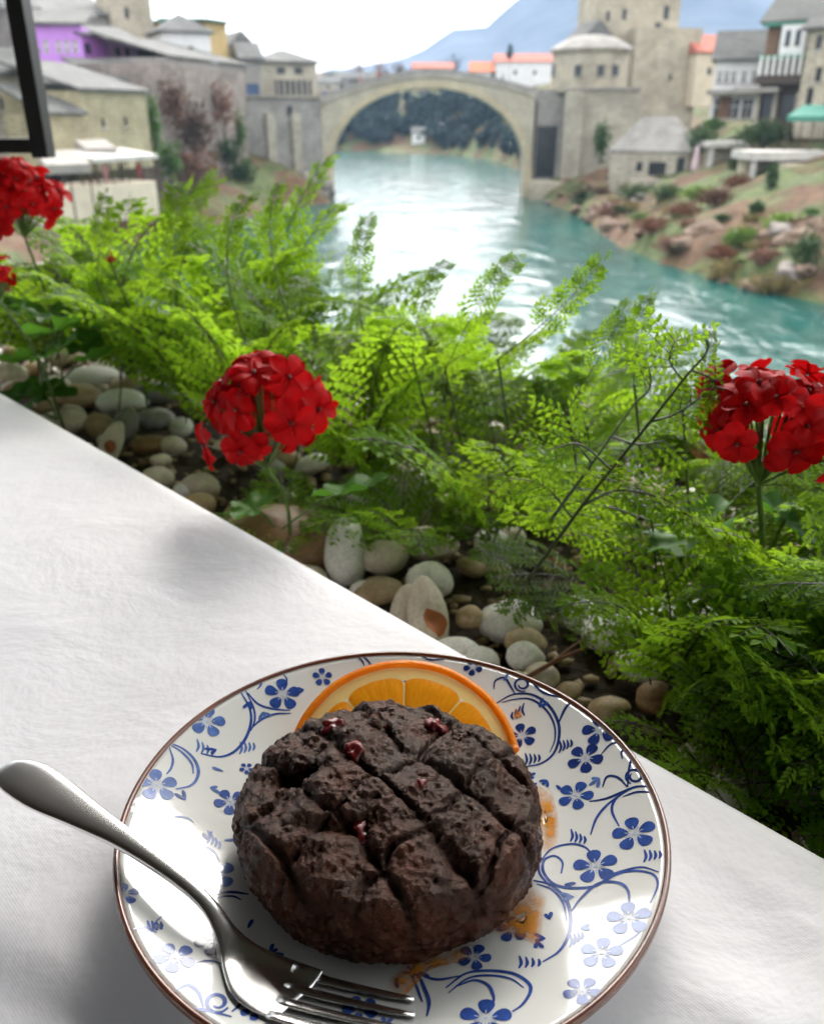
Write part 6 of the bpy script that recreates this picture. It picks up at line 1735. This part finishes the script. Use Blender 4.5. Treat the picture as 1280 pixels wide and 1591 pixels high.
def geranium(label, px_, row, t_cam, R, nfl, seed, base_st, leaves=7, face=None):
    rnd = random.Random(seed)
    c = at_t(px_, row, t_cam)
    base = st(base_st[0], base_st[1], SOIL - 0.002)
    root = empty('geranium', base, label, 'geranium', 'red geraniums in the planter')
    fork_pt = c - Vector((0, 0, R * 0.85))
    mb = MB(); mb.tube(catmull([base, base.lerp(fork_pt, 0.55) + Vector((0.006, 0.004, 0.01)), fork_pt], 6), 0.0016, 6); mb.build('stalk', M['gstem'], root)
    head = empty('flower_head', c - base); head.parent = root
    ga = math.pi * (3 - math.sqrt(5))
    for k in range(nfl):
        zf = 1 - (k + 0.5) / nfl * 1.45
        rr_ = math.sqrt(max(0, 1 - zf * zf)); a = k * ga + seed
        d = Vector((rr_ * math.cos(a), rr_ * math.sin(a), zf)).normalized()
        d = (d + Vector((rnd.uniform(-.4, .4), rnd.uniform(-.4, .4), rnd.uniform(-.4, .4)))).normalized()
        pos = d * R * rnd.uniform(0.45, 0.95)
        o = bpy.data.objects.new('floret', FLO[rnd.randrange(6)]); col.objects.link(o); o.parent = head
        o.location = pos; fd = (d + Vector((rnd.uniform(-.5, .5), -0.3 + rnd.uniform(-.5, .4), 0.2 + rnd.uniform(-.4, .4)))).normalized()
        o.rotation_euler = (fd.to_track_quat('Z', 'Y').to_matrix() @ Matrix.Rotation(rnd.random() * 6.28, 3, 'Z')).to_euler()
        sc = R / 0.044 * rnd.uniform(0.78, 1.08); o.scale = (sc, sc, sc)
        q = bpy.data.objects.new('stamen', STM); col.objects.link(q); q.parent = o
        pm_ = MB(); pm_.tube([fork_pt, fork_pt.lerp(c + pos, 0.6) + Vector((0, 0, 0.003)), c + pos], 0.0007, 4)
        pm_.build('flower_stalk', M['gstem'], root)
    for k in range(leaves):
        a = 2 * math.pi * k / leaves + rnd.uniform(-.4, .4)
        hgt_ = rnd.uniform(0.25, 0.75) * (fork_pt.z - base.z)
        lp = base + Vector((math.cos(a) * rnd.uniform(.025, .055), math.sin(a) * rnd.uniform(.025, .055), hgt_))
        s0 = base.lerp(fork_pt, hgt_ / (fork_pt.z - base.z) * 0.6)
        pm_ = MB(); pm_.tube([s0, s0.lerp(lp, 0.6) + Vector((0, 0, 0.005)), lp], 0.0011, 5); pm_.build('leaf_stalk', M['gstem'], root)
        o = bpy.data.objects.new('leaf', GLF[k % 4]); col.objects.link(o); o.parent = root
        o.location = lp - base; o.rotation_euler = (rnd.uniform(-.6, .4), rnd.uniform(-.5, .5), a + math.pi)
        sc = rnd.uniform(0.7, 1.1); o.scale = (sc, sc, sc)
    return root
def near_st(px_, row, t_cam, ds=0.0, dt=0.0, tmin=0.07):
    s_, t_ = to_st(at_t(px_, row, t_cam)); return (s_ + ds, max(tmin, t_ + dt))
geranium('red geranium bloom in the middle standing over the pebbles', 408, 646, 0.60, 0.047, 36, 1, near_st(408, 646, 0.60, 0.02, 0.03), 2)
geranium('red geranium bloom at the right picture edge', 1196, 662, 0.455, 0.040, 32, 2, near_st(1196, 662, 0.455, 0.0, 0.03), 6)
geranium('large red geranium bloom at the upper left below the black frame', 28, 308, 0.93, 0.048, 34, 3, near_st(28, 308, 0.93, 0.02, 0.02), 7)
geranium('red geranium bloom half cut by the left picture edge', -8, 432, 0.86, 0.026, 16, 4, near_st(-8, 432, 0.86, 0.0, 0.04), 5)
geranium('tiny red geranium bud cluster among the left ferns', 172, 402, 0.95, 0.008, 6, 5, near_st(172, 402, 0.95, 0.0, 0.02), 5)
# dry leaves, twig
M['dry_leaf'] = leafy('dry orange brown leaf', (0.20, 0.085, 0.03), (0.28, 0.10, 0.03), 0.6, 0.4, 0.25, 60)
def dry_leaf(label, px_, row, z_, size, rot, seed):
    rnd = random.Random(seed); mb = MB(); c = at_z(px_, row, TZ + z_)
    R = Matrix.Rotation(rot[2], 3, 'Z') @ Matrix.Rotation(rot[0], 3, 'X')
    for i in range(9):
        u = i / 8; w_ = size * 0.42 * math.sin(math.pi * min(1, 0.05 + u * 0.93)) ** 0.8
        for j in range(5):
            v = j / 4 * 2 - 1
            mb.v.append(tuple(c + R @ Vector((w_ * v, size * (u - 0.5), size * (0.22 * abs(v) * math.sin(u * 3) + 0.10 * math.sin(u * 5 + seed) + 0.05 * rnd.random())))))
    mb.f = [(i * 5 + j, i * 5 + j + 1, (i + 1) * 5 + j + 1, (i + 1) * 5 + j) for i in range(8) for j in range(4)]
    tag(mb.build('dry_leaf', M['dry_leaf'], None, True), label, 'leaf', 'dry leaves in the planter')
dry_leaf('curled dry brown leaf lying on the pointed pale pebble', 672, 968, SOIL + 0.030, 0.020, (0.9, 0, 0.8), 1)
dry_leaf('orange dry leaf under the fern right of the pebbles', 858, 884, SOIL + 0.012, 0.030, (0.3, 0, 2.0), 2)
dry_leaf('dry yellow leaf caught in the ferns at left', 238, 490, SOIL + 0.07, 0.045, (0.6, 0, 1.2), 3)
dry_leaf('orange tipped dry leaf on the narrow pebble at far left', 172, 694, SOIL + 0.018, 0.014, (0.9, 0, 0.2), 4)
dry_leaf('brown dry leaf beside the right geranium bloom', 1076, 712, SOIL + 0.06, 0.035, (0.4, 0, 0.9), 5)
dry_leaf('small dry leaf hanging in the middle ferns', 762, 622, SOIL + 0.05, 0.024, (0.9, 0, 0.3), 6)
a_, b_ = at_z(820, 1052, TZ + SOIL + 0.012), at_z(912, 1006, TZ + SOIL + 0.02)
M['twig'] = plain('reddish brown twig', (0.20, 0.075, 0.035), 0.6, 0.3, 80)
mb = MB(); mb.tube([a_, a_.lerp(b_, 0.5) + Vector((0, 0, 0.002)), b_], [0.0016, 0.0014, 0.0010], 6); mb.tube([a_.lerp(b_, 0.2), b_ + Vector((0.002, 0.010, 0.002))], [0.0011, 0.0007], 5)
tag(mb.build('twig', M['twig']), 'reddish brown twig on the pebbles behind the plate rim', 'twig')

# ------------------------------------------------------------------ black framed glass screen at the upper left
FY = 1.75
fr0 = at_y(65, 222, FY)
xR = fr0.x; zB_ = fr0.z
scr = empty('glass_screen', (xR - 1.15, FY, TZ + FLOOR), 'black framed glass screen cut by the upper left corner', 'glass screen')
mb = MB(); mb.box((xR, FY, zB_ + 0.55), (0.030, 0.04, 1.15)); mb.build('stile', M['black_metal'], scr)
mb = MB(); mb.box((xR - 0.575, FY, zB_ - 0.004), (1.115, 0.038, 0.025)); mb.build('bottom_rail', M['black_metal'], scr)
mb = MB(); mb.box((xR - 0.575, FY, zB_ + 1.10), (1.115, 0.038, 0.025)); mb.build('top_rail', M['black_metal'], scr)
mb = MB(); mb.box((xR - 1.15, FY, (zB_ + 1.13 + TZ + FLOOR) / 2), (0.05, 0.05, zB_ + 1.13 - TZ - FLOOR)); mb.build('post', M['black_metal'], scr)
m, nt, p, out = new_mat('dusty window glass')
g_ = N(nt, 'ShaderNodeBsdfTransparent'); g_.inputs['Color'].default_value = (0.86, 0.87, 0.87, 1)
gl = N(nt, 'ShaderNodeBsdfGlossy'); gl.inputs['Roughness'].default_value = 0.05
mx = N(nt, 'ShaderNodeMixShader'); mx.inputs[0].default_value = 0.06
nt.links.new(g_.outputs[0], mx.inputs[1]); nt.links.new(gl.outputs[0], mx.inputs[2]); nt.links.new(mx.outputs[0], out.inputs['Surface'])
M['pane'] = m
mb = MB(); mb.box((xR - 0.575, FY, zB_ + 0.55), (1.10, 0.004, 1.08)); mb.build('pane', M['pane'], scr)
